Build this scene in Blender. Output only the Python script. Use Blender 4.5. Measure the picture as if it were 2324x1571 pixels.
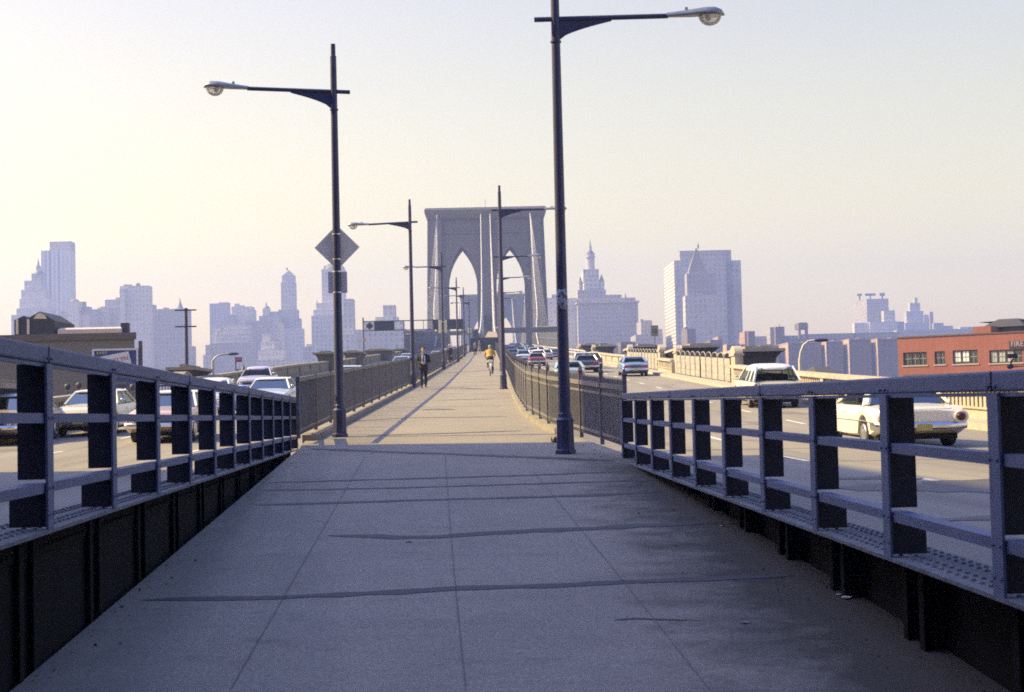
import bpy, bmesh, math, random
from mathutils import Vector, Matrix
random.seed(7)
R = math.radians
for o in list(bpy.data.objects):
    bpy.data.objects.remove(o)
SC = bpy.context.scene
COL = SC.collection

# ------------------------------------------------------------------ camera
EZ = 12.0                                   # eye height above the water
LENS, YAW, PITCH, ROLL = 55.0, 0.92, 2.33, 1.3
PW, PH = 2324.0, 1571.0                     # measuring frame of the photograph
FP = PW * LENS / 36.0
fw = Vector((math.sin(R(YAW)) * math.cos(R(PITCH)), math.cos(R(YAW)) * math.cos(R(PITCH)), math.sin(R(PITCH))))
r0 = Vector((math.cos(R(YAW)), -math.sin(R(YAW)), 0))
u0 = r0.cross(fw)
rt = r0 * math.cos(R(ROLL)) - u0 * math.sin(R(ROLL))
up = u0 * math.cos(R(ROLL)) + r0 * math.sin(R(ROLL))
cam = bpy.data.cameras.new('camera')
cam.lens = LENS; cam.sensor_width = 36.0; cam.clip_start = 0.1; cam.clip_end = 20000
cam.dof.use_dof = True; cam.dof.focus_distance = 70.0; cam.dof.aperture_fstop = 9.0
camo = bpy.data.objects.new('camera', cam); COL.objects.link(camo)
m = Matrix.Identity(4)
for i in range(3):
    m[i][0] = rt[i]; m[i][1] = up[i]; m[i][2] = -fw[i]
m[2][3] = EZ
camo.matrix_world = m
SC.camera = camo

# ------------------------------------------------------------------ world, sun, exposure
SUN_EL, SUN_FWD = 40.0, 10.0                 # elevation; degrees forward of due left
sd = Vector((-math.cos(R(SUN_FWD)) * math.cos(R(SUN_EL)), math.sin(R(SUN_FWD)) * math.cos(R(SUN_EL)), math.sin(R(SUN_EL))))
w = bpy.data.worlds.new('World'); SC.world = w; w.use_nodes = True
nt = w.node_tree
sky = nt.nodes.new('ShaderNodeTexSky'); sky.sky_type = 'NISHITA'; sky.sun_disc = False
sky.sun_elevation = R(SUN_EL); sky.sun_rotation = math.atan2(sd.x, sd.y)
sky.air_density = 1.0; sky.dust_density = 2.0; sky.ozone_density = 2.0; sky.altitude = 0
bg = nt.nodes['Background']; bg.inputs['Strength'].default_value = 0.15
# warm smoky air low over the city, clear violet-blue overhead
tcw = nt.nodes.new('ShaderNodeTexCoord'); sxw = nt.nodes.new('ShaderNodeSeparateXYZ'); nt.links.new(tcw.outputs['Generated'], sxw.inputs[0])
rw = nt.nodes.new('ShaderNodeValToRGB'); nt.links.new(sxw.outputs[2], rw.inputs['Fac'])
e = rw.color_ramp.elements
e[0].position = 0.0; e[0].color = (1.70, 1.145, .34, 1); e[1].position = .55; e[1].color = (.90, .94, 1.36, 1)
x = e.new(.12); x.color = (1.65, 1.085, .42, 1); x = e.new(.27); x.color = (1.44, .985, .64, 1)
mw = nt.nodes.new('ShaderNodeMix'); mw.data_type = 'RGBA'; mw.blend_type = 'MULTIPLY'; mw.inputs[0].default_value = 1.0
nt.links.new(sky.outputs['Color'], mw.inputs[6]); nt.links.new(rw.outputs['Color'], mw.inputs[7]); nw = nt.nodes.new('ShaderNodeTexNoise'); nw.inputs['Scale'].default_value = 2.2; nw.inputs['Detail'].default_value = 6
mpw = nt.nodes.new('ShaderNodeMapping'); mpw.inputs['Scale'].default_value = (1, 1, 4); nt.links.new(tcw.outputs['Generated'], mpw.inputs['Vector']); nt.links.new(mpw.outputs['Vector'], nw.inputs['Vector'])
mr = nt.nodes.new('ShaderNodeMapRange'); mr.inputs[3].default_value = .955; mr.inputs[4].default_value = 1.045; nt.links.new(nw.outputs['Fac'], mr.inputs[0])
mv = nt.nodes.new('ShaderNodeVectorMath'); mv.operation = 'SCALE'; nt.links.new(mw.outputs[2], mv.inputs[0]); nt.links.new(mr.outputs[0], mv.inputs['Scale'])   # uneven haze
nt.links.new(mv.outputs[0], bg.inputs['Color'])
sl = bpy.data.lights.new('sun', 'SUN'); sl.energy = 5.0; sl.angle = R(0.53); sl.color = (1.0, 0.765, 0.25)
so = bpy.data.objects.new('sun', sl); COL.objects.link(so)
so.rotation_euler = sd.to_track_quat('Z', 'Y').to_euler()
SC.view_settings.view_transform = 'Standard'; SC.view_settings.look = 'None'
SC.view_settings.exposure = 0.97; SC.view_settings.gamma = 1.0
SC.cycles.volume_bounces = 1
SC.cycles.max_bounces = 6; SC.cycles.diffuse_bounces = 3; SC.cycles.glossy_bounces = 3
SC.cycles.transparent_max_bounces = 12
SC.cycles.filter_width = 1.8; SC.cycles.use_denoising = False

# ------------------------------------------------------------------ measuring helpers
def P(px, py, d):
    """the point seen at photo pixel (px, py), d metres along the view axis"""
    return Vector((0, 0, EZ)) + fw * d + rt * ((px - PW / 2) / FP * d) - up * ((py - PH / 2) / FP * d)
def zf(x0, y0, s):
    return lambda x, y: ((x0 + x / s) / 1.290878, (y0 + y / s) / 1.290878)
def tab(t, x):
    if x <= t[0][0]: a, b = t[0], t[1]
    elif x >= t[-1][0]: a, b = t[-2], t[-1]
    else:
        for a, b in zip(t, t[1:]):
            if a[0] <= x <= b[0]: break
    k = (x - a[0]) / (b[0] - a[0])
    return a[1] + (b[1] - a[1]) * k
S = 1.2
ZW = [(d * S, EZ + z * S) for d, z in ((-12, -2.1), (0, -1.6), (27, -.42), (57, .886), (92, 2.46), (127, 3.96), (155, 5.36), (190, 7.06), (205, 7.75))]
ZR = [(d, EZ + z) for d, z in ((-40, -.98), (10, -.95), (28, -.97), (42, -.66), (55, -.2), (66, .25), (80, .9), (108, 2.1), (122, 2.75), (164, 4.5), (205, 6.4), (300, 10.7), (410, 16.0), (541, 22.5), (1500, 24))]
def zw(y): return tab(ZW, y)
def zr(y): return tab(ZR, y)
def zl(y): return tab(ZR, y) - .12 * max(0, min(1, (100 - y) / 40))
def hit(px, py, zfun, d0=4.0, d1=420.0):
    """where the view ray through (px, py) meets a surface z = zfun(y)"""
    f = lambda d: P(px, py, d).z - zfun(P(px, py, d).y)
    n = 600; pd = d0; pv = f(d0)
    for i in range(1, n + 1):
        d = d0 * (d1 / d0) ** (i / n); v = f(d)
        if pv > 0 >= v or pv < 0 <= v:
            a, b = pd, d
            for _ in range(40):
                c = (a + b) / 2
                if (f(c) > 0) == (pv > 0): a = c
                else: b = c
            return P(px, py, a)
        pd, pv = d, v
    return P(px, py, d1)
def lane(px, d, zfun):
    """a point on a road in the photo column px at depth d"""
    q = P(px, PH / 2, d); q.z = zfun(q.y); return q

# ------------------------------------------------------------------ materials
MATS = {}
def mat(name, col, rough=.7, metal=0.0, var=0.0, scale=3.0, bump=0.0, bscale=40.0, spec=.5, col2=None, detail=6.0, stretch=None, coat=0.0):
    if name in MATS: return MATS[name]
    m = bpy.data.materials.new(name); m.use_nodes = True; MATS[name] = m
    n = m.node_tree.nodes; l = m.node_tree.links; b = n['Principled BSDF']
    b.inputs['Base Color'].default_value = (*col, 1); b.inputs['Roughness'].default_value = rough
    b.inputs['Metallic'].default_value = metal; b.inputs['Specular IOR Level'].default_value = spec
    if coat: b.inputs['Coat Weight'].default_value = coat; b.inputs['Coat Roughness'].default_value = .08
    if var or bump:
        tc = n.new('ShaderNodeTexCoord'); src = tc.outputs['Object']
        if stretch:
            mp = n.new('ShaderNodeMapping'); mp.inputs['Scale'].default_value = stretch; l.new(src, mp.inputs['Vector']); src = mp.outputs['Vector']
    if var:
        t = n.new('ShaderNodeTexNoise'); t.inputs['Scale'].default_value = scale; t.inputs['Detail'].default_value = detail; t.inputs['Roughness'].default_value = .65
        l.new(src, t.inputs['Vector'])
        r = n.new('ShaderNodeValToRGB')
        c2 = col2 or tuple(c * (1 - var) for c in col)
        r.color_ramp.elements[0].position = .32; r.color_ramp.elements[0].color = (*c2, 1)
        r.color_ramp.elements[1].position = .68; r.color_ramp.elements[1].color = (*[min(1, c * (1 + var * .45)) for c in col], 1)
        l.new(t.outputs['Fac'], r.inputs['Fac']); l.new(r.outputs['Color'], b.inputs['Base Color'])
    if bump:
        t2 = n.new('ShaderNodeTexNoise'); t2.inputs['Scale'].default_value = bscale; t2.inputs['Detail'].default_value = 4
        l.new(src, t2.inputs['Vector'])
        bp = n.new('ShaderNodeBump'); bp.inputs['Strength'].default_value = bump; bp.inputs['Distance'].default_value = .01
        l.new(t2.outputs['Fac'], bp.inputs['Height']); l.new(bp.outputs['Normal'], b.inputs['Normal'])
    return m

def nd(m, t, **kw):
    x = m.node_tree.nodes.new(t)
    for k, v in kw.items(): setattr(x, k, v)
    return x
def mth(m, op, a, b=None, c=None):
    x = nd(m, 'ShaderNodeMath', operation=op)
    for i, v in enumerate((a, b, c)):
        if v is None: continue
        if isinstance(v, (int, float)): x.inputs[i].default_value = v
        else: m.node_tree.links.new(v, x.inputs[i])
    return x.outputs[0]
def mixc(m, f, a, b):
    x = nd(m, 'ShaderNodeMix', data_type='RGBA')
    for s, v in ((x.inputs[0], f), (x.inputs[6], a), (x.inputs[7], b)):
        if isinstance(v, (int, float)): s.default_value = v
        elif isinstance(v, tuple): s.default_value = (*v, 1)
        else: m.node_tree.links.new(v, s)
    return x.outputs[2]
def facade(name, wall, win, bay=3.2, floor=3.7, fx=.5, fz=.55, rough=.85, var=.22, soft=.75):
    """masonry with a grid of window openings"""
    if name in MATS: return MATS[name]
    m = bpy.data.materials.new(name); m.use_nodes = True; MATS[name] = m
    l = m.node_tree.links; b = m.node_tree.nodes['Principled BSDF']
    g = nd(m, 'ShaderNodeNewGeometry'); s = nd(m, 'ShaderNodeSeparateXYZ'); l.new(g.outputs['Position'], s.inputs[0])
    nn = nd(m, 'ShaderNodeSeparateXYZ'); l.new(g.outputs['Normal'], nn.inputs[0])
    u = mth(m, 'ADD', s.outputs[0], s.outputs[1])
    a = mth(m, 'LESS_THAN', mth(m, 'FRACT', mth(m, 'MULTIPLY', u, 1 / bay)), fx)
    c = mth(m, 'LESS_THAN', mth(m, 'FRACT', mth(m, 'MULTIPLY', s.outputs[2], 1 / floor)), fz)
    f = mth(m, 'MULTIPLY', mth(m, 'MULTIPLY', a, c), mth(m, 'LESS_THAN', mth(m, 'ABSOLUTE', nn.outputs[2]), .5))
    t = nd(m, 'ShaderNodeTexNoise'); t.inputs['Scale'].default_value = .06; t.inputs['Detail'].default_value = 5
    l.new(g.outputs['Position'], t.inputs['Vector'])
    wv = mixc(m, t.outputs['Fac'], tuple(x * (1 - var) for x in wall), tuple(min(1, x * (1 + var)) for x in wall))
    t2 = nd(m, 'ShaderNodeTexNoise'); t2.inputs['Scale'].default_value = .022; t2.inputs['Detail'].default_value = 3
    l.new(g.outputs['Position'], t2.inputs['Vector'])
    cv = nd(m, 'ShaderNodeCombineXYZ'); l.new(mth(m, 'FLOOR', mth(m, 'MULTIPLY', u, 1 / bay)), cv.inputs[0]); l.new(mth(m, 'FLOOR', mth(m, 'MULTIPLY', s.outputs[2], 1 / floor)), cv.inputs[1])
    wn = nd(m, 'ShaderNodeTexWhiteNoise'); l.new(cv.outputs[0], wn.inputs['Vector'])
    f = mth(m, 'MULTIPLY', f, mth(m, 'MULTIPLY_ADD', wn.outputs['Value'], 1.3, .35) if bay < 100 else 1.0)
    f = mth(m, 'MULTIPLY', f, mth(m, 'MULTIPLY_ADD', t2.outputs['Fac'], 1.3 * soft, .05 * soft))
    l.new(mixc(m, f, wv, win), b.inputs['Base Color'])
    b.inputs['Roughness'].default_value = rough
    return m

def brick(name, a, b_, mortar, sx, sy, ms=.012, ns=.5):
    m = bpy.data.materials.new(name); m.use_nodes = True; l = m.node_tree.links; b = m.node_tree.nodes['Principled BSDF']; b.inputs['Roughness'].default_value = .9
    tc = nd(m, 'ShaderNodeTexCoord'); s = nd(m, 'ShaderNodeSeparateXYZ'); l.new(tc.outputs['Object'], s.inputs[0]); cb = nd(m, 'ShaderNodeCombineXYZ')
    l.new(mth(m, 'ADD', s.outputs[0], s.outputs[1]), cb.inputs[0]); l.new(s.outputs[2], cb.inputs[1])
    t = nd(m, 'ShaderNodeTexBrick'); t.inputs['Scale'].default_value = 1; t.inputs['Brick Width'].default_value = sx; t.inputs['Row Height'].default_value = sy; t.inputs['Mortar Size'].default_value = ms
    for k, c in (('Color1', a), ('Color2', b_), ('Mortar', mortar)): t.inputs[k].default_value = (*c, 1)
    l.new(cb.outputs[0], t.inputs['Vector'])
    n = nd(m, 'ShaderNodeTexNoise'); n.inputs['Scale'].default_value = ns; n.inputs['Detail'].default_value = 6; l.new(tc.outputs['Object'], n.inputs['Vector'])
    l.new(mixc(m, mth(m, 'MULTIPLY', n.outputs['Fac'], .55), t.outputs['Color'], tuple(x * .6 for x in a)), b.inputs['Base Color']); MATS[name] = m; return m

# ------------------------------------------------------------------ mesh builder
class MB:
    def __init__(s): s.v = []; s.f = []; s.mi = []
    def face(s, idx, mi=0): s.f.append(tuple(idx)); s.mi.append(mi)
    def pts(s, vs):
        n = len(s.v); s.v.extend([tuple(x) for x in vs]); return list(range(n, n + len(vs)))
    def quad(s, a, b, c, d, mi=0): s.face(s.pts((a, b, c, d)), mi)
    def box8(s, p, mi=0):
        i = s.pts(p)
        for q in ((0, 3, 2, 1), (4, 5, 6, 7), (0, 1, 5, 4), (1, 2, 6, 5), (2, 3, 7, 6), (3, 0, 4, 7)): s.face([i[k] for k in q], mi)
        return s
    def box(s, c, d, rz=0.0, mi=0, mat4=None):
        x, y, z = (k / 2 for k in d)
        pp = [Vector(q) for q in ((-x, -y, -z), (x, -y, -z), (x, y, -z), (-x, y, -z), (-x, -y, z), (x, -y, z), (x, y, z), (-x, y, z))]
        M = mat4 if mat4 is not None else Matrix.Translation(c) @ Matrix.Rotation(rz, 4, 'Z')
        return s.box8([M @ q for q in pp], mi)
    def bar(s, a, b, wd, hg, mi=0, upv=(0, 0, 1)):
        """a rectangular bar from a to b; wd sideways, hg along the up vector"""
        a = Vector(a); b = Vector(b); t = (b - a).normalized(); sd_ = t.cross(Vector(upv)).normalized(); u = sd_.cross(t)
        x = sd_ * (wd / 2); z = u * (hg / 2)
        return s.box8([a - x - z, a + x - z, b + x - z, b - x - z, a - x + z, a + x + z, b + x + z, b - x + z], mi)
    def tube(s, path, rad, n=10, mi=0, cap=True):
        path = [Vector(p) for p in path]
        if isinstance(rad, (int, float)): rad = [rad] * len(path)
        rings = []; ref = None
        for k, p in enumerate(path):
            t = (path[min(k + 1, len(path) - 1)] - path[max(k - 1, 0)]).normalized()
            if ref is None or abs(t.dot(ref)) > .95: ref = Vector((0, 1, 0)) if abs(t.y) < .9 else Vector((1, 0, 0))
            x = t.cross(ref).normalized(); y = t.cross(x); ref = -y if False else ref
            rings.append(s.pts([p + (x * math.cos(a) + y * math.sin(a)) * rad[k] for a in (2 * math.pi * j / n for j in range(n))]))
        for a, b in zip(rings, rings[1:]):
            for j in range(n): s.face((a[j], a[(j + 1) % n], b[(j + 1) % n], b[j]), mi)
        if cap: s.face(rings[0][::-1], mi); s.face(rings[-1], mi)
        return s
    def loft(s, rings, mi=0, cap=True, closed=True):
        rs = [s.pts(r) for r in rings]; n = len(rings[0])
        for a, b in zip(rs, rs[1:]):
            for j in range(n if closed else n - 1): s.face((a[j], a[(j + 1) % n], b[(j + 1) % n], b[j]), mi)
        if cap: s.face(rs[0][::-1], mi); s.face(rs[-1], mi)
        return s
    def prism(s, poly, a, b, mi=0):
        """extrude: poly of (u, v); a(u, v) and b(u, v) give the two end points"""
        return s.loft([[a(*q) for q in poly], [b(*q) for q in poly]], mi)
    def ball(s, c, r, nu=12, nv=8, mi=0, M=None):
        c = Vector(c); r = (r, r, r) if isinstance(r, (int, float)) else r
        rings = []
        for i in range(nv + 1):
            th = math.pi * (i / nv) ; th = min(max(th, .02), math.pi - .02)
            rings.append([c + (M @ Vector((r[0] * math.sin(th) * math.cos(a), r[1] * math.sin(th) * math.sin(a), -r[2] * math.cos(th))) if M else Vector((r[0] * math.sin(th) * math.cos(a), r[1] * math.sin(th) * math.sin(a), -r[2] * math.cos(th)))) for a in (2 * math.pi * j / nu for j in range(nu))])
        return s.loft(rings, mi)
    def build(s, name, mats, parent=None, smooth=None, loc=None):
        me = bpy.data.meshes.new(name); me.from_pydata(s.v, [], s.f)
        for mm in (mats if isinstance(mats, (list, tuple)) else [mats]): me.materials.append(mm)
        me.polygons.foreach_set('material_index', s.mi)
        bm = bmesh.new(); bm.from_mesh(me); bmesh.ops.recalc_face_normals(bm, faces=bm.faces); bm.to_mesh(me); bm.free()
        if smooth is not None:
            me.polygons.foreach_set('use_smooth', [True] * len(me.polygons)); me.set_sharp_from_angle(angle=R(smooth))
        me.update()
        o = bpy.data.objects.new(name, me); COL.objects.link(o)
        if parent: o.parent = parent
        if loc is not None: o.location = loc
        return o

def tag(o, label=None, cat=None, group=None, kind=None):
    for k, v in (('label', label), ('category', cat), ('group', group), ('kind', kind)):
        if v: o[k] = v
    return o
def empty(name, loc, rz=0.0):
    o = bpy.data.objects.new(name, None); COL.objects.link(o); o.location = loc; o.rotation_euler = (0, 0, rz); o.empty_display_size = .3
    return o
KIDS = {}
def copy_tree(o, parent=None):
    c = o.copy(); COL.objects.link(c)
    if parent: c.parent = parent
    for ch in [x for x in COL.objects if x.parent == o]: copy_tree(ch, c)
    return c
def bev(o, wdt, seg=2):
    b = o.modifiers.new('bevel', 'BEVEL'); b.width = wdt; b.segments = seg; b.limit_method = 'ANGLE'; return o
FONTMESH = {}
def text_mesh(name, body, size, mt, parent, M, ext=.004, align='CENTER'):
    """lettering as real geometry: letters stand in the XZ plane of M, facing -Y"""
    cu = bpy.data.curves.new(name, 'FONT'); cu.body = body; cu.size = size; cu.extrude = ext; cu.align_x = align; cu.align_y = 'CENTER'
    t = bpy.data.objects.new(name, cu); COL.objects.link(t)
    dg = bpy.context.evaluated_depsgraph_get(); me = bpy.data.meshes.new_from_object(t.evaluated_get(dg))
    bpy.data.objects.remove(t); bpy.data.curves.remove(cu)
    me.transform(M @ Matrix.Rotation(R(90), 4, 'X')); me.materials.clear(); me.materials.append(mt)
    o = bpy.data.objects.new(name, me); COL.objects.link(o)
    if parent: o.parent = parent
    return o

# ================================================================== SETTING
# walkway edges and fence lines (plan view)
FL = [(-12, -2.0), (9, -2.74), (30.6, -3.6), (31.5, -3.75), (72, -3.5), (240, -3.15)]       # walkway, left edge
FR = [(-12, 2.9), (10.8, 2.72), (14.5, 2.62), (25.3, 2.36), (28.2, 2.05), (33.6, 1.45), (40.2, 1.13), (54, 1.1), (90, 1.3), (240, 1.45)]
def xl(y): return tab(FL, y)
def xr(y): return tab(FR, y)

def walk_material():
    m = bpy.data.materials.new('walkway_concrete'); m.use_nodes = True
    l = m.node_tree.links; b = m.node_tree.nodes['Principled BSDF']; b.inputs['Roughness'].default_value = .9
    b.inputs['Specular IOR Level'].default_value = .25
    g = nd(m, 'ShaderNodeNewGeometry')
    def noise(sc, det, stretch=None):
        t = nd(m, 'ShaderNodeTexNoise'); t.inputs['Scale'].default_value = sc; t.inputs['Detail'].default_value = det; t.inputs['Roughness'].default_value = .7
        if stretch:
            mp = nd(m, 'ShaderNodeMapping'); mp.inputs['Scale'].default_value = stretch
            l.new(g.outputs['Position'], mp.inputs['Vector']); l.new(mp.outputs['Vector'], t.inputs['Vector'])
        else: l.new(g.outputs['Position'], t.inputs['Vector'])
        return t.outputs['Fac']
    def ramp(f, a, b_):
        r = nd(m, 'ShaderNodeMapRange'); r.inputs[1].default_value = a; r.inputs[2].default_value = b_; l.new(f, r.inputs[0]); return r.outputs[0]
    c = mixc(m, ramp(noise(.55, 8, (1, .5, 1)), .3, .7), (.260, .232, .188), (.350, .312, .250))
    c = mixc(m, mth(m, 'MULTIPLY', ramp(noise(1.1, 6, (.35, 2.2, 1)), .52, .75), .35), c, (.17, .155, .14))     # sweeping streaks
    c = mixc(m, mth(m, 'MULTIPLY', ramp(noise(48, 3), .42, .60), .55), c, (.13, .12, .105))                      # aggregate
    c = mixc(m, mth(m, 'MULTIPLY', ramp(noise(22, 8), .50, .66), .38), c, (.14, .128, .112))
    c = mixc(m, mth(m, 'MULTIPLY', ramp(noise(2.6, 9), .56, .70), .5), c, (.125, .112, .10))
    c = mixc(m, mth(m, 'MULTIPLY', ramp(noise(5.5, 7, (.5, 1.5, 1)), .66, .72), .35), c, (.42, .385, .33))                      # spots
    # grime that has washed along the right-hand girder
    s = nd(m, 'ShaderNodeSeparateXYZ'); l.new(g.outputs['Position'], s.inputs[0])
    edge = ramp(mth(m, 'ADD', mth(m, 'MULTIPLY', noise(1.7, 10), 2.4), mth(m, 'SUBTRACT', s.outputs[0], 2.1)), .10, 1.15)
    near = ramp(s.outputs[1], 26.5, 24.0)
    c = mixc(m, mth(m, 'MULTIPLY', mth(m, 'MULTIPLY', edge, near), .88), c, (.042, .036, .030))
    l.new(c, b.inputs['Base Color'])
    bp = nd(m, 'ShaderNodeBump'); bp.inputs['Strength'].default_value = .35; bp.inputs['Distance'].default_value = .01
    l.new(noise(55, 4), bp.inputs['Height']); l.new(bp.outputs['Normal'], b.inputs['Normal'])
    return m
M_WALK = walk_material()
def road_material(name, a, b_, lanes):
    m = bpy.data.materials.new(name); m.use_nodes = True
    l = m.node_tree.links; b = m.node_tree.nodes['Principled BSDF']; b.inputs['Roughness'].default_value = .85
    b.inputs['Specular IOR Level'].default_value = .3
    g = nd(m, 'ShaderNodeNewGeometry')
    def noise(sc, det, stretch=(1, 1, 1)):
        t = nd(m, 'ShaderNodeTexNoise'); t.inputs['Scale'].default_value = sc; t.inputs['Detail'].default_value = det
        mp = nd(m, 'ShaderNodeMapping'); mp.inputs['Scale'].default_value = stretch
        l.new(g.outputs['Position'], mp.inputs['Vector']); l.new(mp.outputs['Vector'], t.inputs['Vector']); return t.outputs['Fac']
    def ramp(f, p, q):
        r = nd(m, 'ShaderNodeMapRange'); r.inputs[1].default_value = p; r.inputs[2].default_value = q; l.new(f, r.inputs[0]); return r.outputs[0]
    c = mixc(m, ramp(noise(.8, 7, (1, .12, 1)), .3, .7), a, b_)
    c = mixc(m, mth(m, 'MULTIPLY', ramp(noise(1.6, 5, (1.2, .05, 1)), .5, .72), .5), c, tuple(x * .55 for x in a))   # tyre and oil tracks
    c = mixc(m, mth(m, 'MULTIPLY', ramp(noise(60, 3), .4, .7), .25), c, tuple(x * .6 for x in a))
    c = mixc(m, mth(m, 'MULTIPLY', ramp(noise(.35, 5, (1, .6, 1)), .63, .67), .5), c, tuple(x * .45 for x in a))     # patched tar
    l.new(c, b.inputs['Base Color'])
    return m
M_ROAD = road_material('road_asphalt', (.215, .195, .165), (.285, .26, .215), 3)
M_TAR = mat('tar_filler', (.048, .045, .050), .75, var=.25, scale=8)
M_JOINT = mat('slab_joint', (.135, .125, .112), .9)
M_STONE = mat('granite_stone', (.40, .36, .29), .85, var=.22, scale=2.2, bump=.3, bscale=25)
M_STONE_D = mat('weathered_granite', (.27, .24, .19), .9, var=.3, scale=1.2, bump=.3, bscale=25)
M_PAINT = mat('worn_road_paint', (.62, .60, .54), .8, var=.3, scale=6)

def strip(mb, ys, fx0, fx1, fz0, fz1=None, nx=1, mi=0):
    fz1 = fz1 or fz0; rows = []
    for y in ys:
        rows.append(mb.pts([(fx0(y) + (fx1(y) - fx0(y)) * k / nx, y, fz0(y) + (fz1(y) - fz0(y)) * k / nx) for k in range(nx + 1)]))
    for a, b in zip(rows, rows[1:]):
        for k in range(nx): mb.face((a[k], a[k + 1], b[k + 1], b[k]), mi)
YS = [-14 + 1.5 * i for i in range(171)]
YS = [y for y in YS if y < 240] + [240.0]
mb = MB(); strip(mb, YS, xl, xr, zw, nx=4)
ys2 = [y for y in YS if y > 29.5]
strip(mb, ys2, xl, xl, zw, lambda y: zl(y) - .3); strip(mb, ys2, xr, xr, zw, lambda y: zr(y) - .3)
walkway = tag(mb.build('walkway', M_WALK), kind='structure', label='concrete promenade rising towards the stone bridge tower', cat='walkway')

def lift(y, k=.004): return zw(y) + k
def seam(pts, wd, name, mt, along=False, jag=.42):
    """a band of tar poured over a joint, following photo points on the walkway"""
    q = [hit(x, y, zw) for x, y in pts]
    dense = []
    for a, b in zip(q, q[1:]):
        n = max(2, int((b - a).length / .22))
        dense += [a.lerp(b, i / n) for i in range(n)]
    dense.append(q[-1])
    mb = MB(); rows = []
    n = len(dense)
    for i, p in enumerate(dense):
        t = (dense[min(i + 1, n - 1)] - dense[max(i - 1, 0)]); t.z = 0; t.normalize()
        sdv = Vector((-t.y, t.x, 0)); e = min(1, min(i + .3, n - .7 - i) / 1.6)
        wa = wd / 2 * e * (1 + random.uniform(-jag, jag)); wb = wd / 2 * e * (1 + random.uniform(-jag, jag))
        a = p + sdv * wa; b = p - sdv * wb
        rows.append(mb.pts([(a.x, a.y, lift(a.y)), (b.x, b.y, lift(b.y))]))
    for a, b in zip(rows, rows[1:]): mb.face((a[0], a[1], b[1], b[0]))
    return mb.build(name, mt, walkway)
Z6 = zf(700, 950, 2.4167)
for pts, wd in (
    ([(325, 1363), (640, 1356), (1030, 1338), (1430, 1322), (1800, 1306)], .21),
    ([(745, 1216), (900, 1220), (1000, 1218), (1200, 1206), (1500, 1192), (1640, 1186)], .26),
    ([(580, 1147), (1010, 1134), (1320, 1126), (1500, 1117)], .20),
    ([(590, 1114), (900, 1108), (1300, 1096), (1530, 1088)], .17),
    ([(610, 1096), (1000, 1085), (1240, 1078), (1420, 1070)], .17),
    ([(705, 1019), (880, 1026), (1100, 1034), (1390, 1046)], .32),
    ([(1395, 1408), (1440, 1405), (1590, 1409)], .06),
    ([Z6(745, 690), Z6(1200, 664), Z6(1900, 655)], .16),
    ([Z6(900, 790), Z6(1500, 772), Z6(2010, 755)], .22),
    ([Z6(1290, 608), Z6(1400, 603), Z6(1530, 606)], .5),
    ([Z6(1400, 540), Z6(1800, 530)], .16),
    ([Z6(1330, 462), Z6(1560, 452), Z6(1750, 460)], .35),
    ([Z6(1380, 352), Z6(1660, 335), Z6(1840, 318)], .3)):
    seam(pts, wd, 'tar_seam', M_TAR)
for pts in ([(520, 1571), (640, 1362), (800, 1085), (829, 1035)], [(1057, 1571), (1040, 1400), (1022, 1200), (1010, 1030)], [(1615, 1571), (1480, 1400), (1330, 1216), (1210, 1070)]):
    seam(pts, .009, 'slab_joint', M_JOINT, jag=.5)
for y in [47 + 5.6 * i for i in range(33)]:
    mb = MB(); strip(mb, [y, y + .035 + .0006 * y], lambda q: xl(q) + .25, lambda q: xr(q) - .3, lambda q: lift(q, .003), nx=3)
    mb.build('slab_joint', M_JOINT, walkway)

# roads
RLA, RLB = P(110.6, 1200.7, 9.14), P(674.7, 1019.5, 32.2)          # feet of the left railing
RRA, RRB = P(2274.3, 1353.9, 7.49), P(1414.8, 1045.3, 25.17)        # feet of the right railing
def _rx(a, b, y): return a.x + (b.x - a.x) * (y - a.y) / (b.y - a.y)
LIN = [(-60, _rx(RLA, RLB, 4) - .26), (4, _rx(RLA, RLB, 4) - .26), (30.4, _rx(RLA, RLB, 30.4) - .26), (31.9, -3.8), (72, -3.55), (240, -3.2), (241, -2.6), (600, -2.6)]
RIN = [(-60, _rx(RRA, RRB, 3) + .40), (3, _rx(RRA, RRB, 3) + .40), (25.0, _rx(RRA, RRB, 25) + .40), (28.2, 2.1), (33.6, 1.5), (40.2, 1.18), (54, 1.15), (240, 1.5), (241, 1.6), (600, 1.6)]
XPL, XPR = -15.0, 12.8
YR = [-60 + 4 * i for i in range(157)]
YR = sorted(set(YR + [3, 30.4, 31.9, 25, 28.2, 240, 241]))
mb = MB(); strip(mb, YR, lambda y: XPL - .2, lambda y: tab(LIN, y), zl, nx=3)
road_left = tag(mb.build('road', M_ROAD), kind='structure', label='roadway left of the promenade carrying oncoming cars', cat='road')
mb = MB(); strip(mb, YR, lambda y: tab(RIN, y), lambda y: XPR + .3, zr, nx=3)
road_right = tag(mb.build('road', M_ROAD), kind='structure', label='roadway right of the promenade carrying cars towards the tower', cat='road')
def dashes(road, zfun, xs, y0, y1, step, ln, wd):
    for x in xs:
        y = y0
        while y < y1:
            mb = MB(); strip(mb, [y, y + ln], lambda q: x - wd / 2, lambda q: x + wd / 2, lambda q: zfun(q) + .004)
            mb.build('lane_marking', M_PAINT, road); y += step
dashes(road_right, zr, (5.3, 8.9), 17, 220, 9.0, 2.7, .12)
dashes(road_left, zl, (-7.3, -11.0), 20, 220, 9.0, 2.7, .12)
M_OIL = mat('fresh_tar_patch', (.085, .078, .08), .7, var=.3, scale=4)
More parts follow.
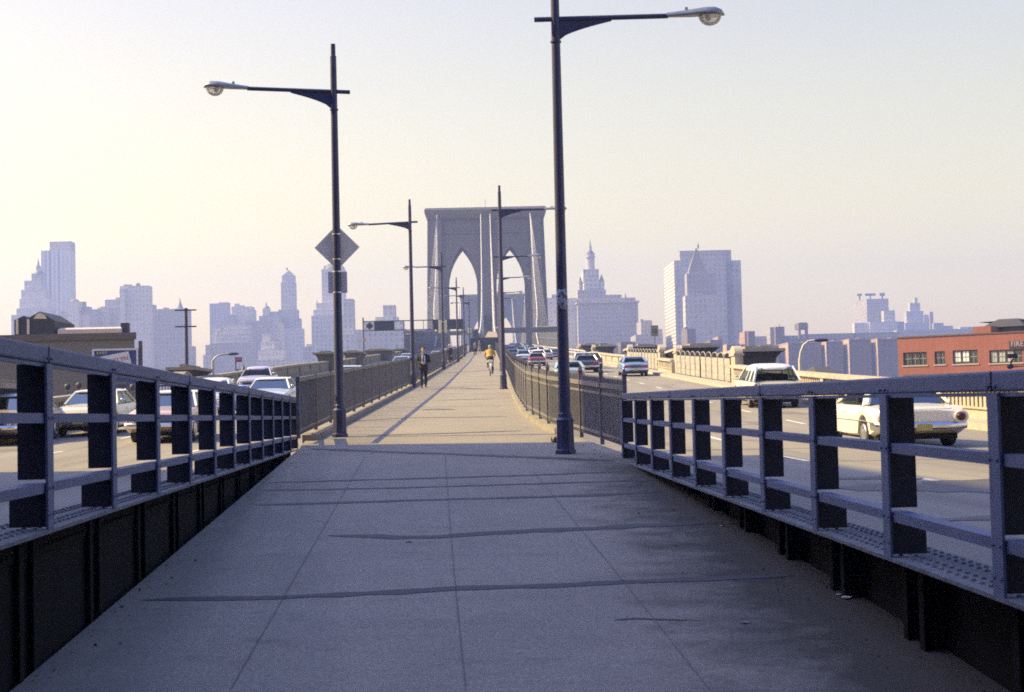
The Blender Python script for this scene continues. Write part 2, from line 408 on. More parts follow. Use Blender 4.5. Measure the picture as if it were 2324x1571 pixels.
def patch(road, zfun, c, rx, ry):
    mb = MB(); pts = []
    for k in range(26):
        a = 2 * math.pi * k / 26; q = 1 + .28 * math.sin(3 * a + c[0]) + random.uniform(-.16, .16)
        x = c[0] + rx * q * math.cos(a); y = c[1] + ry * q * math.sin(a); pts.append((x, y, zfun(y) + .005))
    mb.face(mb.pts(pts)); mb.build('tar_patch', M_OIL, road)
q = hit(2190, 1105, zr); patch(road_right, zr, (q.x, q.y), 1.1, 1.4)
q = hit(2010, 1085, zr); patch(road_right, zr, (q.x, q.y), .5, .5)
q = hit(2240, 1178, zr); patch(road_right, zr, (q.x, q.y), .6, .25)
# kerbs and side paths
mb = MB(); strip(mb, YR, lambda y: 11.9, lambda y: XPR, lambda y: zr(y) + .17); strip(mb, YR, lambda y: 11.9, lambda y: 11.9, lambda y: zr(y) - .1, lambda y: zr(y) + .17)
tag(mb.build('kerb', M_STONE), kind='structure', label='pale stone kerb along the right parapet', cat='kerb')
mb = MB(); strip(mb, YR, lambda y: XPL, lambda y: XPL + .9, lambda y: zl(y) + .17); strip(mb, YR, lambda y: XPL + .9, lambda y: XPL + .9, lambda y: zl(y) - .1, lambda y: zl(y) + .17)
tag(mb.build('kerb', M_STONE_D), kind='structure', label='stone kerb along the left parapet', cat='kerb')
for side, fx, zz in (('left', xl, zl), ('right', xr, zr)):
    sg = 1 if side == 'left' else -1
    ys = [31.7] + [y for y in YS if y > 32.2]
    mb = MB(); a0 = lambda y: fx(y) - sg * .02; a1 = lambda y: fx(y) + sg * .26
    strip(mb, ys, a0, a1, lambda y: zw(y) + .12); strip(mb, ys, a1, a1, lambda y: zw(y) - .05, lambda y: zw(y) + .12); strip(mb, ys, a0, a0, lambda y: zz(y) - .1, lambda y: zw(y) + .12)
    y = ys[0]; mb.quad((a0(y), y, zw(y) - .5), (a1(y), y, zw(y) - .5), (a1(y), y, zw(y) + .12), (a0(y), y, zw(y) + .12))
    tag(mb.build('kerb', M_STONE_D), kind='structure', label=f'low concrete kerb under the {side} picket fence', cat='kerb')
# land, river
M_LAND = mat('ground_dust', (.16, .14, .115), .95, var=.3, scale=.05)
mb = MB(); mb.quad((-2600, -600, 2.6), (2600, -600, 2.6), (2600, 590, 2.6), (-2600, 590, 2.6))
tag(mb.build('ground', M_LAND), kind='structure', label='city ground on the near shore', cat='ground')
mb = MB(); mb.quad((-2600, 930, 2.6), (2600, 930, 2.6), (2600, 5000, 2.6), (-2600, 5000, 2.6))
tag(mb.build('ground', M_LAND), kind='structure', label='city ground on the far shore', cat='ground')
M_WATER = mat('river_water', (.03, .045, .06), .12, bump=.4, bscale=.2)
mb = MB(); mb.quad((-2600, 560, 0), (2600, 560, 0), (2600, 960, 0), (-2600, 960, 0))
tag(mb.build('river_water', M_WATER), kind='structure', label='river under the bridge', cat='water')

# ================================================================== STEEL RAILINGS WITH GIRDERS
def steel_mat(name, col, rust, amt):
    m = bpy.data.materials.new(name); m.use_nodes = True; l = m.node_tree.links; b = m.node_tree.nodes['Principled BSDF']; MATS[name] = m
    g = nd(m, 'ShaderNodeNewGeometry')
    def noise(sc, det, st=(1, 1, 1)):
        t = nd(m, 'ShaderNodeTexNoise'); t.inputs['Scale'].default_value = sc; t.inputs['Detail'].default_value = det; t.inputs['Roughness'].default_value = .7
        mp = nd(m, 'ShaderNodeMapping'); mp.inputs['Scale'].default_value = st; l.new(g.outputs['Position'], mp.inputs['Vector']); l.new(mp.outputs['Vector'], t.inputs['Vector']); return t.outputs['Fac']
    def ramp(f, p, q):
        r = nd(m, 'ShaderNodeMapRange'); r.inputs[1].default_value = p; r.inputs[2].default_value = q; l.new(f, r.inputs[0]); return r.outputs[0]
    c = mixc(m, ramp(noise(3, 6), .3, .7), tuple(x * .78 for x in col), tuple(x * 1.15 for x in col))
    c = mixc(m, mth(m, 'MULTIPLY', ramp(noise(14, 5, (1, 1, .25)), .52, .68), .45), c, tuple(x * .5 for x in col))      # grime runs
    c = mixc(m, mth(m, 'MULTIPLY', ramp(noise(9, 8), .63, .70), amt), c, rust)                                         # rust showing through
    c = mixc(m, mth(m, 'MULTIPLY', ramp(noise(40, 3), .62, .7), .4), c, tuple(min(1, x * 1.6) for x in col))            # chips
    l.new(c, b.inputs['Base Color']); b.inputs['Roughness'].default_value = .6; b.inputs['Specular IOR Level'].default_value = .35
    bp = nd(m, 'ShaderNodeBump'); bp.inputs['Strength'].default_value = .35; bp.inputs['Distance'].default_value = .006
    l.new(noise(26, 5), bp.inputs['Height']); l.new(bp.outputs['Normal'], b.inputs['Normal'])
    return m
M_STEEL = steel_mat('grey_painted_steel', (.098, .122, .220), (.075, .045, .035), .6)
M_WEBP = steel_mat('shade_dark_post_web', (.034, .035, .050), (.04, .022, .016), .8)  # shade on the post webs is put into this darker colour
M_GIRD = mat('shade_dark_girder_steel', (.008, .0075, .008), .9, var=.45, scale=4, bump=.3, bscale=60, spec=.12)  # near black: the girder's shade is put into the colour
M_PLATE = mat('dusty_flange_steel', (.13, .14, .165), .8, var=.4, scale=7, bump=.3, bscale=70)
def steel_railing(A, B, H, out, ts, label, gap, sdep):
    """A, B: foot of the inner face (near, far); out: unit vector away from the walkway; ts: post stations 0..1"""
    A = Vector(A); B = Vector(B); t = (B - A); L = t.length; t.normalize()
    root = empty('steel_railing', A); tag(root, label, 'railing')
    o = Vector(out); o = (o - t * o.dot(t)); o.z = 0; o.normalize(); U = Vector((0, 0, 1))
    loc = lambda s, v, h: t * s + o * v + U * h
    T = lambda mb, a, b, wd, hg: mb.bar(a, b, wd, hg)
    mb = MB(); T(mb, loc(-3.5, .075, H - .05), loc(L + .06, .075, H - .05), .15, .10)
    bev(mb.build('top_rail', M_STEEL, root), .012)
    mb = MB(); T(mb, loc(-3.5, .02, H - .113), loc(L + .02, .02, H - .113), .02, .02); mb.build('rail_lip', M_STEEL, root)
    for h, nm in ((.605 * H, 'middle_rail'), (.225 * H, 'lower_rail')):
        mb = MB(); T(mb, loc(-3.5, .013, h), loc(L, .013, h), .016, .058)
        T(mb, loc(-3.5, .065, h + .024), loc(L, .065, h + .024), .088, .010)
        mb.build(nm, M_STEEL, root)
    for s in ts:
        mb = MB(); wd = .15
        T(mb, loc(s, -.004, -.0), loc(s, -.004, H - .104), wd, .012) if False else None
        mb.box(None, (1, 1, 1), mat4=Matrix((( *[x * 1 for x in (t.x * .155, o.x * .014, 0)], (loc(s, -.009, 0)).x), (t.y * .155, o.y * .014, 0, (loc(s, -.009, 0)).y), (t.z * .155, o.z * .014, H - .105, (loc(s, -.009, (H - .105) / 2)).z), (0, 0, 0, 1))))
        for hh in (.605 * H, .225 * H, .93 * H, .08 * H):
            for ds in (-.05, .05):
                c = loc(s + ds, -.016, hh); mb.ball(c, .011, 6, 4)
        po_ = mb.build('post', M_STEEL, root)
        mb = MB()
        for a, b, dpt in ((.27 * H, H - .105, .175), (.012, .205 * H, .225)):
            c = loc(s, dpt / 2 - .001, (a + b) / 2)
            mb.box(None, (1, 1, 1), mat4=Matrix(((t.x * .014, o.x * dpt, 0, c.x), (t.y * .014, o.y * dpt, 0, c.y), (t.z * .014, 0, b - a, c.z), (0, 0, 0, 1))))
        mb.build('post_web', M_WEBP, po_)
    # splices in the top rail
    for s in ts[1::3]:
        mb = MB(); c = loc(s + .05, -.0015, H - .05)
        mb.box(None, (1, 1, 1), mat4=Matrix(((t.x * .008, o.x * .005, 0, c.x), (t.y * .008, o.y * .005, 0, c.y), (t.z * .008, 0, .101, c.z), (0, 0, 0, 1)))); mb.build('splice', M_GIRD, root)
    # flange plate on top of the girder, with its rivets
    mb = MB(); T(mb, loc(-3.5, .19, -.012), loc(L + .1, .19, -.012), .42, .022)
    n = int((L + 3) / .135)
    for r in (.075, .15, .285, .345):
        for i in range(n):
            c = loc(-3 + .135 * i + (.06 if r in (.15, .345) else 0), r, -.002)
            k = mb.pts([c + Vector((math.cos(a) * .019, math.sin(a) * .019, 0)) for a in (2 * math.pi * j / 6 for j in range(6))] + [c + Vector((math.cos(a) * .011, math.sin(a) * .011, .013)) for a in (2 * math.pi * j / 6 for j in range(6))])
            for j in range(6): mb.face((k[j], k[(j + 1) % 6], k[6 + (j + 1) % 6], k[6 + j]))
            mb.face(k[6:])
    mb.build('flange_plate', M_PLATE, root)
    # girder web below, sunk behind the flange
    mb = MB(); v = gap
    mb.box8([loc(-3.5, v, -1.7), loc(-3.5, v + .03, -1.7), loc(L, v + .03, -1.7), loc(L, v, -1.7), loc(-3.5, v, -.023), loc(-3.5, v + .03, -.023), loc(L, v + .03, -.023), loc(L, v, -.023)])
    mb.box8([loc(-3.5, v - .012, -.19), loc(-3.5, v - .001, -.19), loc(L, v - .001, -.19), loc(L, v - .012, -.19), loc(-3.5, v - .012, -.024), loc(-3.5, v - .001, -.024), loc(L, v - .001, -.024), loc(L, v - .012, -.024)])
    n = int((L + 3) / .12)
    for i in range(n):
        for hh in (-.08, -.145):
            c = loc(-3 + .12 * i, v - .012, hh); k = mb.pts([c + (t * math.cos(a) + U * math.sin(a)) * .018 for a in (2 * math.pi * j / 6 for j in range(6))] + [c - o * .012 + (t * math.cos(a) + U * math.sin(a)) * .01 for a in (2 * math.pi * j / 6 for j in range(6))])
            for j in range(6): mb.face((k[j], k[(j + 1) % 6], k[6 + (j + 1) % 6], k[6 + j]))
            mb.face(k[6:])
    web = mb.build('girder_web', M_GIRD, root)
    for s in ts:
        for ds in (0, .35):
            mb = MB(); c = loc(s + ds, v - sdep / 2, -.85)
            mb.box(None, (1, 1, 1), mat4=Matrix(((t.x * .014, o.x * sdep, 0, c.x), (t.y * .014, o.y * sdep, 0, c.y), (t.z * .014, 0, 1.62, c.z), (0, 0, 0, 1))))
            c = loc(s + ds, v - sdep - .005, -.85)
            mb.box(None, (1, 1, 1), mat4=Matrix(((t.x * .10, o.x * .012, 0, c.x), (t.y * .10, o.y * .012, 0, c.y), (t.z * .10, 0, 1.62, c.z), (0, 0, 0, 1))))
            mb.build('stiffener', M_GIRD, web)
    return root
def rail_points(near, far): return P(*near), P(*far)
A, B = RLA, RLB
Ld = (B - A).length
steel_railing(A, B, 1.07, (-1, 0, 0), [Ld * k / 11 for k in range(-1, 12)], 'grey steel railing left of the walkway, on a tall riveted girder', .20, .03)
A2, B2 = RRA, RRB
Lr = (B2 - A2).length
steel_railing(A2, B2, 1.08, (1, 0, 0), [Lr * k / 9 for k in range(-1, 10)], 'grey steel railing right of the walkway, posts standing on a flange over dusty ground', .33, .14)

# ================================================================== IRON PICKET FENCES
M_IRON = mat('weathered_iron', (.155, .150, .165), .65, var=.3, scale=6)
M_IRON_D = mat('dark_iron', (.06, .06, .075), .6, var=.3, scale=6)
def picket_fence(line, H, label, step, bay, mt, spikes, base=.12):
    """line: list of (y, x); follows the walkway's rise"""
    pts = []; acc = 0
    y = line[0][0]
    dense = []
    while y <= line[-1][0]:
        dense.append(Vector((tab(line, y), y, zw(y) + base))); y += .02
    root = empty('picket_fence', dense[0]); tag(root, label, 'fence'); O = dense[0]
    sp = [0.0]
    for a, b in zip(dense, dense[1:]): sp.append(sp[-1] + (b - a).length)
    tot = sp[-1]; idx = 0
    def at(s):
        lo, hi = 0, len(sp) - 1
        while hi - lo > 1:
            m_ = (lo + hi) // 2
            if sp[m_] <= s: lo = m_
            else: hi = m_
        return dense[lo] - O
    nb = int(tot / bay); U = Vector((0, 0, 1))
    for b in range(nb):
        a0, a1 = at(b * bay), at((b + 1) * bay)
        mb = MB(); n = int(bay / step)
        for i in range(n):
            s = b * bay + step * (i + .6); p = at(s); hh = H + (spikes if spikes else 0)
            nn = 6 if s < 30 else 4
            mb.tube([p + U * .05, p + U * (hh - .05), p + U * hh], [.011, .011, .003], n=nn, cap=False)
        mb.build('picket_panel', mt, root)
        mb = MB(); mb.bar(a0 + U * (H - .04), a1 + U * (H - .04), .05, .085); mb.bar(a0 + U * .14, a1 + U * .14, .03, .05)
        if spikes: mb.bar(a0 + U * (H - .19), a1 + U * (H - .19), .03, .045)
        mb.build('fence_rail', mt, root)
        mb = MB(); mb.box(a0 + U * (H + spikes) / 2, (.07, .07, H + spikes + (.1 if spikes else .02)))
        k = a0 + U * (H + spikes + .05); q = mb.pts([k + Vector((sx * .05, sy * .05, 0)) for sx, sy in ((-1, -1), (1, -1), (1, 1), (-1, 1))] + [k + U * .13])
        for j in range(4 if spikes else 0): mb.face((q[j], q[(j + 1) % 4], q[4]))
        mb.build('fence_post', mt, root)
    return root
FENL = [(30.7, -3.72), (72, -3.36), (110, -3.24), (240, -3.02)]
FENR = [(25.4, 2.22), (28.2, 1.92), (33.6, 1.32), (40.2, 1.0), (54, .97), (90, 1.17), (240, 1.32)]
picket_fence(FENL, 1.18, 'grey picket fence left of the promenade, running from the end of the steel railing', .115, 2.9, M_IRON, .0)
picket_fence(FENR, 1.04, 'spiked iron picket fence bending along the right edge of the promenade', .115, 2.15, M_IRON, .12)

# ================================================================== STREET LAMPS
M_LAMP = mat('dark_lamp_paint', (.044, .046, .105), .45, var=.25, scale=4, spec=.5)
M_LHEAD = mat('aluminium_lantern', (.30, .32, .36), .4, metal=.6, var=.15, scale=6)
def glass_mat(name, tint, rough, mixf, gc=(.9, .9, .9)):
    m = bpy.data.materials.new(name); m.use_nodes = True; n = m.node_tree.nodes; l = m.node_tree.links; MATS[name] = m
    for x in list(n):
        if x.type == 'BSDF_PRINCIPLED': n.remove(x)
    tr = n.new('ShaderNodeBsdfTransparent'); tr.inputs['Color'].default_value = (*tint, 1)
    gl = n.new('ShaderNodeBsdfGlossy'); gl.inputs['Roughness'].default_value = rough; gl.inputs['Color'].default_value = (*gc, 1)
    lw = n.new('ShaderNodeLayerWeight'); lw.inputs['Blend'].default_value = mixf
    mx = n.new('ShaderNodeMixShader'); l.new(lw.outputs['Fresnel'], mx.inputs['Fac']); l.new(tr.outputs[0], mx.inputs[1]); l.new(gl.outputs[0], mx.inputs[2])
    l.new(mx.outputs[0], n['Material Output'].inputs['Surface']); return m
M_GLOBE = glass_mat('lamp_glass', (.95, .94, .92), .12, .35)
_n = M_GLOBE.node_tree.nodes; _l = M_GLOBE.node_tree.links; _o = _n['Material Output']; _s = _o.inputs['Surface'].links[0].from_socket
_t = _n.new('ShaderNodeBsdfTranslucent'); _t.inputs['Color'].default_value = (.9, .88, .84, 1); _d = _n.new('ShaderNodeBsdfDiffuse'); _d.inputs['Color'].default_value = (.8, .79, .76, 1)
_a = _n.new('ShaderNodeMixShader'); _a.inputs['Fac'].default_value = .5; _l.new(_t.outputs[0], _a.inputs[1]); _l.new(_d.outputs[0], _a.inputs[2])
_b = _n.new('ShaderNodeMixShader'); _b.inputs['Fac'].default_value = .42; _l.new(_s, _b.inputs[1]); _l.new(_a.outputs[0], _b.inputs[2]); _l.new(_b.outputs[0], _o.inputs['Surface'])
HL, HA = 8.28, 7.27                       # full height, arm height
def make_lamp(loc):
    root = empty('street_lamp', loc)
    mb = MB(); r8 = lambda r, z: [(r * math.cos(a), r * math.sin(a), z) for a in (2 * math.pi * (j + .5) / 8 for j in range(8))]
    mb.loft([r8(.175, 0), r8(.175, .06), r8(.15, .08), r8(.142, .52), r8(.15, .56), r8(.115, .60), r8(.115, .66), r8(.098, .68)])
    mb.build('pedestal', M_LAMP, root, 35)
    mb = MB(); mb.tube([(0, 0, .68), (0, 0, 3), (0, 0, 6.6), (0, 0, HA + .75), (0, 0, HA + .76), (0, 0, HL)], [.098, .086, .072, .066, .052, .050], n=12)
    mb.tube([(0, 0, HA - .40), (0, 0, HA - .37)], .088, n=12)
    mb.build('pole', M_LAMP, root, 35)
    arm = MB(); arm.tube([(.34, 0, 0), (-1.82, 0, 0)], .043, n=10); arm.build('arm', M_LAMP, root, 35)
    arm = [o for o in COL.objects if o.parent == root and o.name.startswith('arm')][0]; arm.location = (0, 0, HA)
    mb = MB(); poly = [(-.05, -.36)] + [(-.05 - .85 * k / 8, -.36 + .30 * (k / 8) ** .62) for k in range(1, 9)] + [(-.92, -.035), (-.05, -.035)]
    mb.prism(poly, lambda u, v: (u, -.016, v), lambda u, v: (u, .016, v)); mb.build('bracket', M_LAMP, arm)
    # lantern: cobra head
    mb = MB(); rings = []
    for x, z, hw, hh in ((-1.80, 0, .055, .055), (-1.95, .005, .075, .065), (-2.2, .015, .12, .085), (-2.42, .03, .16, .10), (-2.58, .03, .165, .10), (-2.68, .015, .12, .07), (-2.735, -.01, .03, .025)):
        rings.append([(x, hw * math.cos(a), z + (hh * math.sin(a) if math.sin(a) > 0 else hh * .45 * math.sin(a))) for a in (2 * math.pi * j / 14 for j in range(14))])
    mb.loft(rings); mb.tube([(-2.12, 0, .08), (-2.12, 0, .135)], .03, n=8); mb.build('lantern', M_LHEAD, arm, 40)
    mb = MB(); rings = []
    for k in range(6):
        th = k / 5 * math.pi / 2; rr = math.cos(th)
        rings.append([(-2.50 + .185 * max(rr, .05) * math.cos(a), .145 * max(rr, .05) * math.sin(a), -.02 - .165 * math.sin(th)) for a in (2 * math.pi * j / 14 for j in range(14))])
    mb.loft(rings); mb.build('globe', M_GLOBE, arm, 60)
    mb = MB(); mb.ball((-2.47, 0, -.05), (.05, .04, .06), 8, 6); mb.build('bulb', mat('opal_bulb', (.8, .78, .72), .4), arm, 60)
    return root
def along(px, py):
    return hit(px, py, zw)
LAMPS = [  # px, depth (walkway), side, tilt, label
    (768, 27.3, 'L', 3.2, 'dark street lamp carrying a diamond sign, first on the left of the walkway'),
    (936, 57.2, 'L', -2.0, 'dark street lamp beside the man in the dark suit, arm over the left road'),
    (1005.5, 91.8, 'L', -.5, 'dark street lamp with a cream signboard strapped to its pole'),
    (1038.5, 127, 'L', 0, 'street lamp between the woman in the dark coat and the two far walkers'),
    (1054, 155, 'L', 0, 'thin far street lamp, fifth along the left fence'),
    (1066, 190, 'L', 0, 'farthest street lamp on the left fence, next to the dark stair wall'),
    (1278, 22.1, 'R', .6, 'tallest dark street lamp with a torn poster, where the iron fence bends'),
    (1141, 52.8, 'R', 0, 'dark street lamp right of the cyclist, arm over the right road'),
    (1138, 82.5, 'R', 0, 'street lamp hidden behind another pole, its arm crossing the right arch near the top'),
    (1136.5, 110, 'R', .8, 'street lamp whose arm crosses the right arch half way up'),
    (1134.5, 147, 'R', 1, 'far street lamp whose arm lies at the top of the distant second tower'),
    (1133, 172, 'R', 0, 'farthest street lamp on the right fence, arm just below the second tower top')]
lamp0 = None; LAMP = []
for px, d, side, tilt, lab in LAMPS:
    q = lane(px, d * S, zw)
    if lamp0 is None: lamp0 = make_lamp(q); o = lamp0
    else: o = copy_tree(lamp0); o.location = q
    o.rotation_euler = (0, 0, 0 if side == 'L' else math.pi)
    for ch in [x for x in COL.objects if x.parent == o and x.name.startswith('arm')]: ch.rotation_euler = (0, R(tilt), 0)
    tag(o, lab, 'street lamp', 'street lamps along the promenade fences'); LAMP.append(o)
# the nearest right-hand lamp is a little taller
LAMP[6].scale = (1.06, 1.0, 1.02)

# signs on the lamps
M_ALU = mat('bare_sign_back', (.86, .78, .68), .5, metal=.0, var=.12, scale=5)
M_BAND = mat('steel_band', (.55, .55, .55), .35, metal=.8)
M_CREAM = mat('cream_sign', (.80, .74, .52), .6, var=.12, scale=6)
L1 = LAMP[0].location
def pole_sign(name, zc, poly, label, mt, bands, off=.10, base=L1):
    root = empty(name, Vector((base.x, base.y, base.z + zc)))
    tag(root, label, 'sign')
    mb = MB(); mb.prism(poly, lambda u, v: (u, off, v), lambda u, v: (u, off + .006, v)); bo = mb.build('board', mt, root)
    for b in bands:
        mb = MB(); mb.tube([(0, 0, b - .014), (0, 0, b + .014)], .087, n=14); mb.box((0, .09, b), (.05, .03, .03)); mb.build('strap', M_BAND, root, 40)
    return root
zd = P(754, 560, 27.3 * S).z - L1.z
h = .475
pole_sign('diamond_sign', zd, [(-h, 0), (0, -h), (h, 0), (0, h)], 'grey back of a diamond road sign strapped behind the first left lamp pole', M_ALU, (.27, -.26))
z2 = P(756, 640, 27.3 * S).z - L1.z
pole_sign('square_sign', z2, [(-.20, -.225), (.20, -.225), (.20, .225), (-.20, .225)], 'small square grey sign back under the diamond sign', mat('grey_sign_back', (.62, .62, .66), .5), (.22, -.22))
L3 = LAMP[2].location
pole_sign('pole_sign', P(1003, 741, 92 * S).z - L3.z, [(-.30, -.46), (.30, -.46), (.30, .46), (-.30, .46)], 'cream signboard behind the third left lamp pole', M_CREAM, (.3, -.3), base=L3)
L6 = LAMP[5].location
pole_sign('pole_sign', P(1063, 750, 190 * S).z - L6.z, [(-.26, -.4), (.26, -.4), (.26, .4), (-.26, .4)], 'tiny cream signboard on the farthest left lamp pole', M_CREAM, (.2, -.2), base=L6)
# torn poster wrapped round the first right lamp
R1 = LAMP[6].location
def poster_mat():
    m = bpy.data.materials.new('faded_poster'); m.use_nodes = True; l = m.node_tree.links; b = m.node_tree.nodes['Principled BSDF']
    tc = nd(m, 'ShaderNodeTexCoord'); t = nd(m, 'ShaderNodeTexNoise'); t.inputs['Scale'].default_value = 16; t.inputs['Detail'].default_value = 4
    l.new(tc.outputs['Object'], t.inputs['Vector'])
    f = mth(m, 'GREATER_THAN', t.outputs['Fac'], .52)
    l.new(mixc(m, f, (.33, .34, .40), (.10, .10, .15)), b.inputs['Base Color']); b.inputs['Roughness'].default_value = .9
    return m
zp = P(1269, 680, 22.1 * S).z
mb = MB(); rows = []
for j in range(5):
    z = -.17 + .34 * j / 4; rows.append(mb.pts([(math.cos(a) * .1, math.sin(a) * .1, z + random.uniform(-.012, .012) * (j in (0, 4))) for a in (math.pi + .35 + (math.pi - .75) * k / 8 for k in range(9))]))
for a, b in zip(rows, rows[1:]):
    for k in range(8): mb.face((a[k], a[k + 1], b[k + 1], b[k]))
po = mb.build('poster', poster_mat(), None, 60, Vector((R1.x, R1.y, zp))); po.modifiers.new('thick', 'SOLIDIFY').thickness = .002
tag(po, 'torn grey paper poster pasted round the first right lamp pole', 'poster')

# ================================================================== STONE PARAPETS
M_SLOT = mat('slot_shade_stone', (.20, .17, .13), .95, var=.2, scale=3)
def parapet(y0, y1, x, th, zfun, label, mt, slots=True, h=1.12, bay=7.6, name='stone_parapet'):
    """a balustrade along the road: plinth, uprights with slots between, coping, piers"""
    sg = 1 if x > 0 else -1; root = empty(name, (x, y0, zfun(y0))); tag(root, label, 'parapet', 'stone parapets along the roads')
    z0 = zfun(y0); L = lambda xx, y, zz: (xx * sg, y - y0, zfun(y) - z0 + zz)
    def run(ya, yb, xa, xb, za, zb, mb):
        n = max(1, int((yb - ya) / 6)); ys = [ya + (yb - ya) * k / n for k in range(n + 1)]
        for a, b in zip(ys, ys[1:]):
            mb.box8([L(xa, a, za), L(xb, a, za), L(xb, b, za), L(xa, b, za), L(xa, a, zb), L(xb, a, zb), L(xb, b, zb), L(xa, b, zb)])
    nb = max(1, round((y1 - y0) / bay)); bl = (y1 - y0) / nb
    for k in range(nb):
        ya, yb = y0 + k * bl, y0 + (k + 1) * bl
        mb = MB(); run(ya + .25, yb - .25, 0, th, -.6, .42, mb); run(ya + .25, yb - .25, -.06, th + .05, .42, .47, mb)
        mb.build('plinth', mt, root)
        mb = MB()
        if slots:
            n = int((bl - .6) / .33); s = (bl - .5) / n
            for i in range(n):
                a = ya + .25 + s * i; run(a, a + s * .58, .05, th - .05, .47, h - .17, mb)
            run(ya + .25, yb - .25, th - .16, th - .12, .47, h - .17, mb)
        else: run(ya + .25, yb - .25, .06, th - .05, .47, h - .17, mb)
        mb.build('balustrade_panel', mt, root)
        mb = MB(); run(ya + .004, yb - .004, -.09, th + .09, h - .17, h - .03, mb); run(ya + .004, yb - .004, -.04, th + .04, h - .03, h, mb)
        bev(mb.build('coping', mt, root), .015)
        mb = MB(); run(ya - .25, ya + .25, -.05, th + .04, -.6, h - .171, mb); mb.build('pier', mt, root)
    # the retaining wall that carries it
    mb = MB(); run(y0, y1, .1, th - .08, -9.2, -.6, mb); mb.build('retaining_wall', M_STONE_D, root)
    return root
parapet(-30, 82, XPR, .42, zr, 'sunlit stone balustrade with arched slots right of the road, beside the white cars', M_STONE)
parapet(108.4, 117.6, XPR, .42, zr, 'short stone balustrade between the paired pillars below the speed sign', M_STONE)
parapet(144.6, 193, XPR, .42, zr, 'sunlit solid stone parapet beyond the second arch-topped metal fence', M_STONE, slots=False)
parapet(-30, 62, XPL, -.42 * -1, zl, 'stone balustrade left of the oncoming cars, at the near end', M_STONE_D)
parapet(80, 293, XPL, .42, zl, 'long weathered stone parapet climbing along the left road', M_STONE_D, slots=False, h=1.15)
def pillar(y, x, zfun, hgt, label, mt, wd=.95):
    root = empty('stone_pillar', (x, y, zfun(y))); tag(root, label, 'pillar', 'stone pillars in the parapets')
    mb = MB(); mb.box((0, 0, hgt / 2 - .4), (wd * .45, wd * 1.7, hgt + .8)); mb.build('shaft', mt, root)
    mb = MB(); mb.box((0, 0, hgt + .06), (wd * .45 + .12, wd * 1.7 + .12, .12)); mb.build('cap', mt, root)
    mb = MB(); mb.prism([(wd * .85 * math.cos(a), hgt + .12 + .42 * math.sin(a)) for a in (math.pi * k / 10 for k in range(11))], lambda u, v: (-wd * .225, u, v), lambda u, v: (wd * .225, u, v)); mb.build('rounded_top', mt, root, 40)
for y, lab in ((82.6, 'nearest sunlit stone pillar on the right parapet, at the end of the slotted balustrade'), (107.9, 'sunlit stone pillar right of the short balustrade under the speed sign'),
               (118.2, 'sunlit stone pillar left of the short balustrade under the speed sign'), (144, 'sunlit stone pillar at the far end of the second arch-topped fence')):
    pillar(y, XPR + .4, zr, 1.55, lab, M_STONE)
pillar(193.6, XPR + .4, zr, 1.4, 'small stone pillar behind the navy cars', M_STONE, .8); pillar(223, XPR + .4, zr, 1.4, 'farthest stone pillar in the right parapet', M_STONE, .8)
pillar(79.5, XPL - .5, zl, .95, 'dark rounded stone pier where the left parapet begins', M_STONE_D, 1.5)
M_STONE_SHADE = mat('shade_dark_stone', (.085, .08, .08), .9, var=.3, scale=1.5)  # bay stone darkened so its colour carries the shade on the body
def bay_canopy(ya, yb, x0, x1, zfun, h, label, mt=M_STONE):
    """a stone bay behind the parapet: body, flared cornice, flat roof"""
    sg = 1 if x0 > 0 else -1; z = zfun((ya + yb) / 2); root = empty('stone_bay', ((x0 + x1) / 2, (ya + yb) / 2, z)); tag(root, label, 'bay', 'flat roofed stone bays outside the parapets')
    hx, hy = abs(x1 - x0) / 2, (yb - ya) / 2; rec = lambda e, zz: [(-hx - e, -hy - e, zz), (hx + e, -hy - e, zz), (hx + e, hy + e, zz), (-hx - e, hy + e, zz)]
    mb = MB(); mb.loft([rec(-.15, -3), rec(-.15, h - .75)]); mb.build('body', M_STONE_SHADE, root)
    mb = MB(); mb.loft([rec(-.15, h - .75), rec(-.1, h - .5), rec(.1, h - .25), rec(.28, h - .16)]); mb.build('cornice', M_STONE_SHADE, root)
    mb = MB(); mb.loft([rec(.32, h - .158), rec(.32, h)]); mb.build('roof', mt, root)
    mb = MB(); mb.loft([rec(-.3, h + .001), rec(-.3, h + .16)]); mb.build('roof_block', M_STONE_D, root)
for ya, yb, lab in ((84, 90, 'nearest dark flat-roofed bay on the right, behind the nearest pillar'), (107, 119, 'flat-roofed bay behind the paired pillars under the speed sign'),
                    (144, 153, 'flat-roofed bay behind the light blue sedan'), (192, 200, 'flat-roofed bay behind the navy cars'), (222, 232, 'farthest flat-roofed bay on the right')):
    bay_canopy(ya, yb, XPR + .85, XPR + 2.9, zr, 1.78 if ya < 190 else 1.65, lab)
for xa, xb, d, top, lab in ((720, 757, 149, 801, 'flat-roofed bay behind the first left lamp pole'), (782, 817, 180, 799, 'flat-roofed bay left of the sign gantry post'), (831, 884, 222, 795, 'long flat-roofed bay right of the gantry post'),
                            (893, 922, 276, 793, 'farthest flat-roofed bay on the left, before the dark truss')):
    a, b = P(xa, top, d), P(xb, top, d); ym = (a.y + b.y) / 2
    bay_canopy(ym - 1, ym + 7, a.x, b.x, zl, a.z - zl(ym + 3), lab, M_STONE_D)
a, b = P(8, 873, 49), P(52, 873, 49); bay_canopy(46, 51, a.x - .6, b.x, zl, a.z - zl(49), 'low flat-roofed stone bay at the left edge of the picture', M_STONE_D)
a, b = P(508, 829, 0.1), None
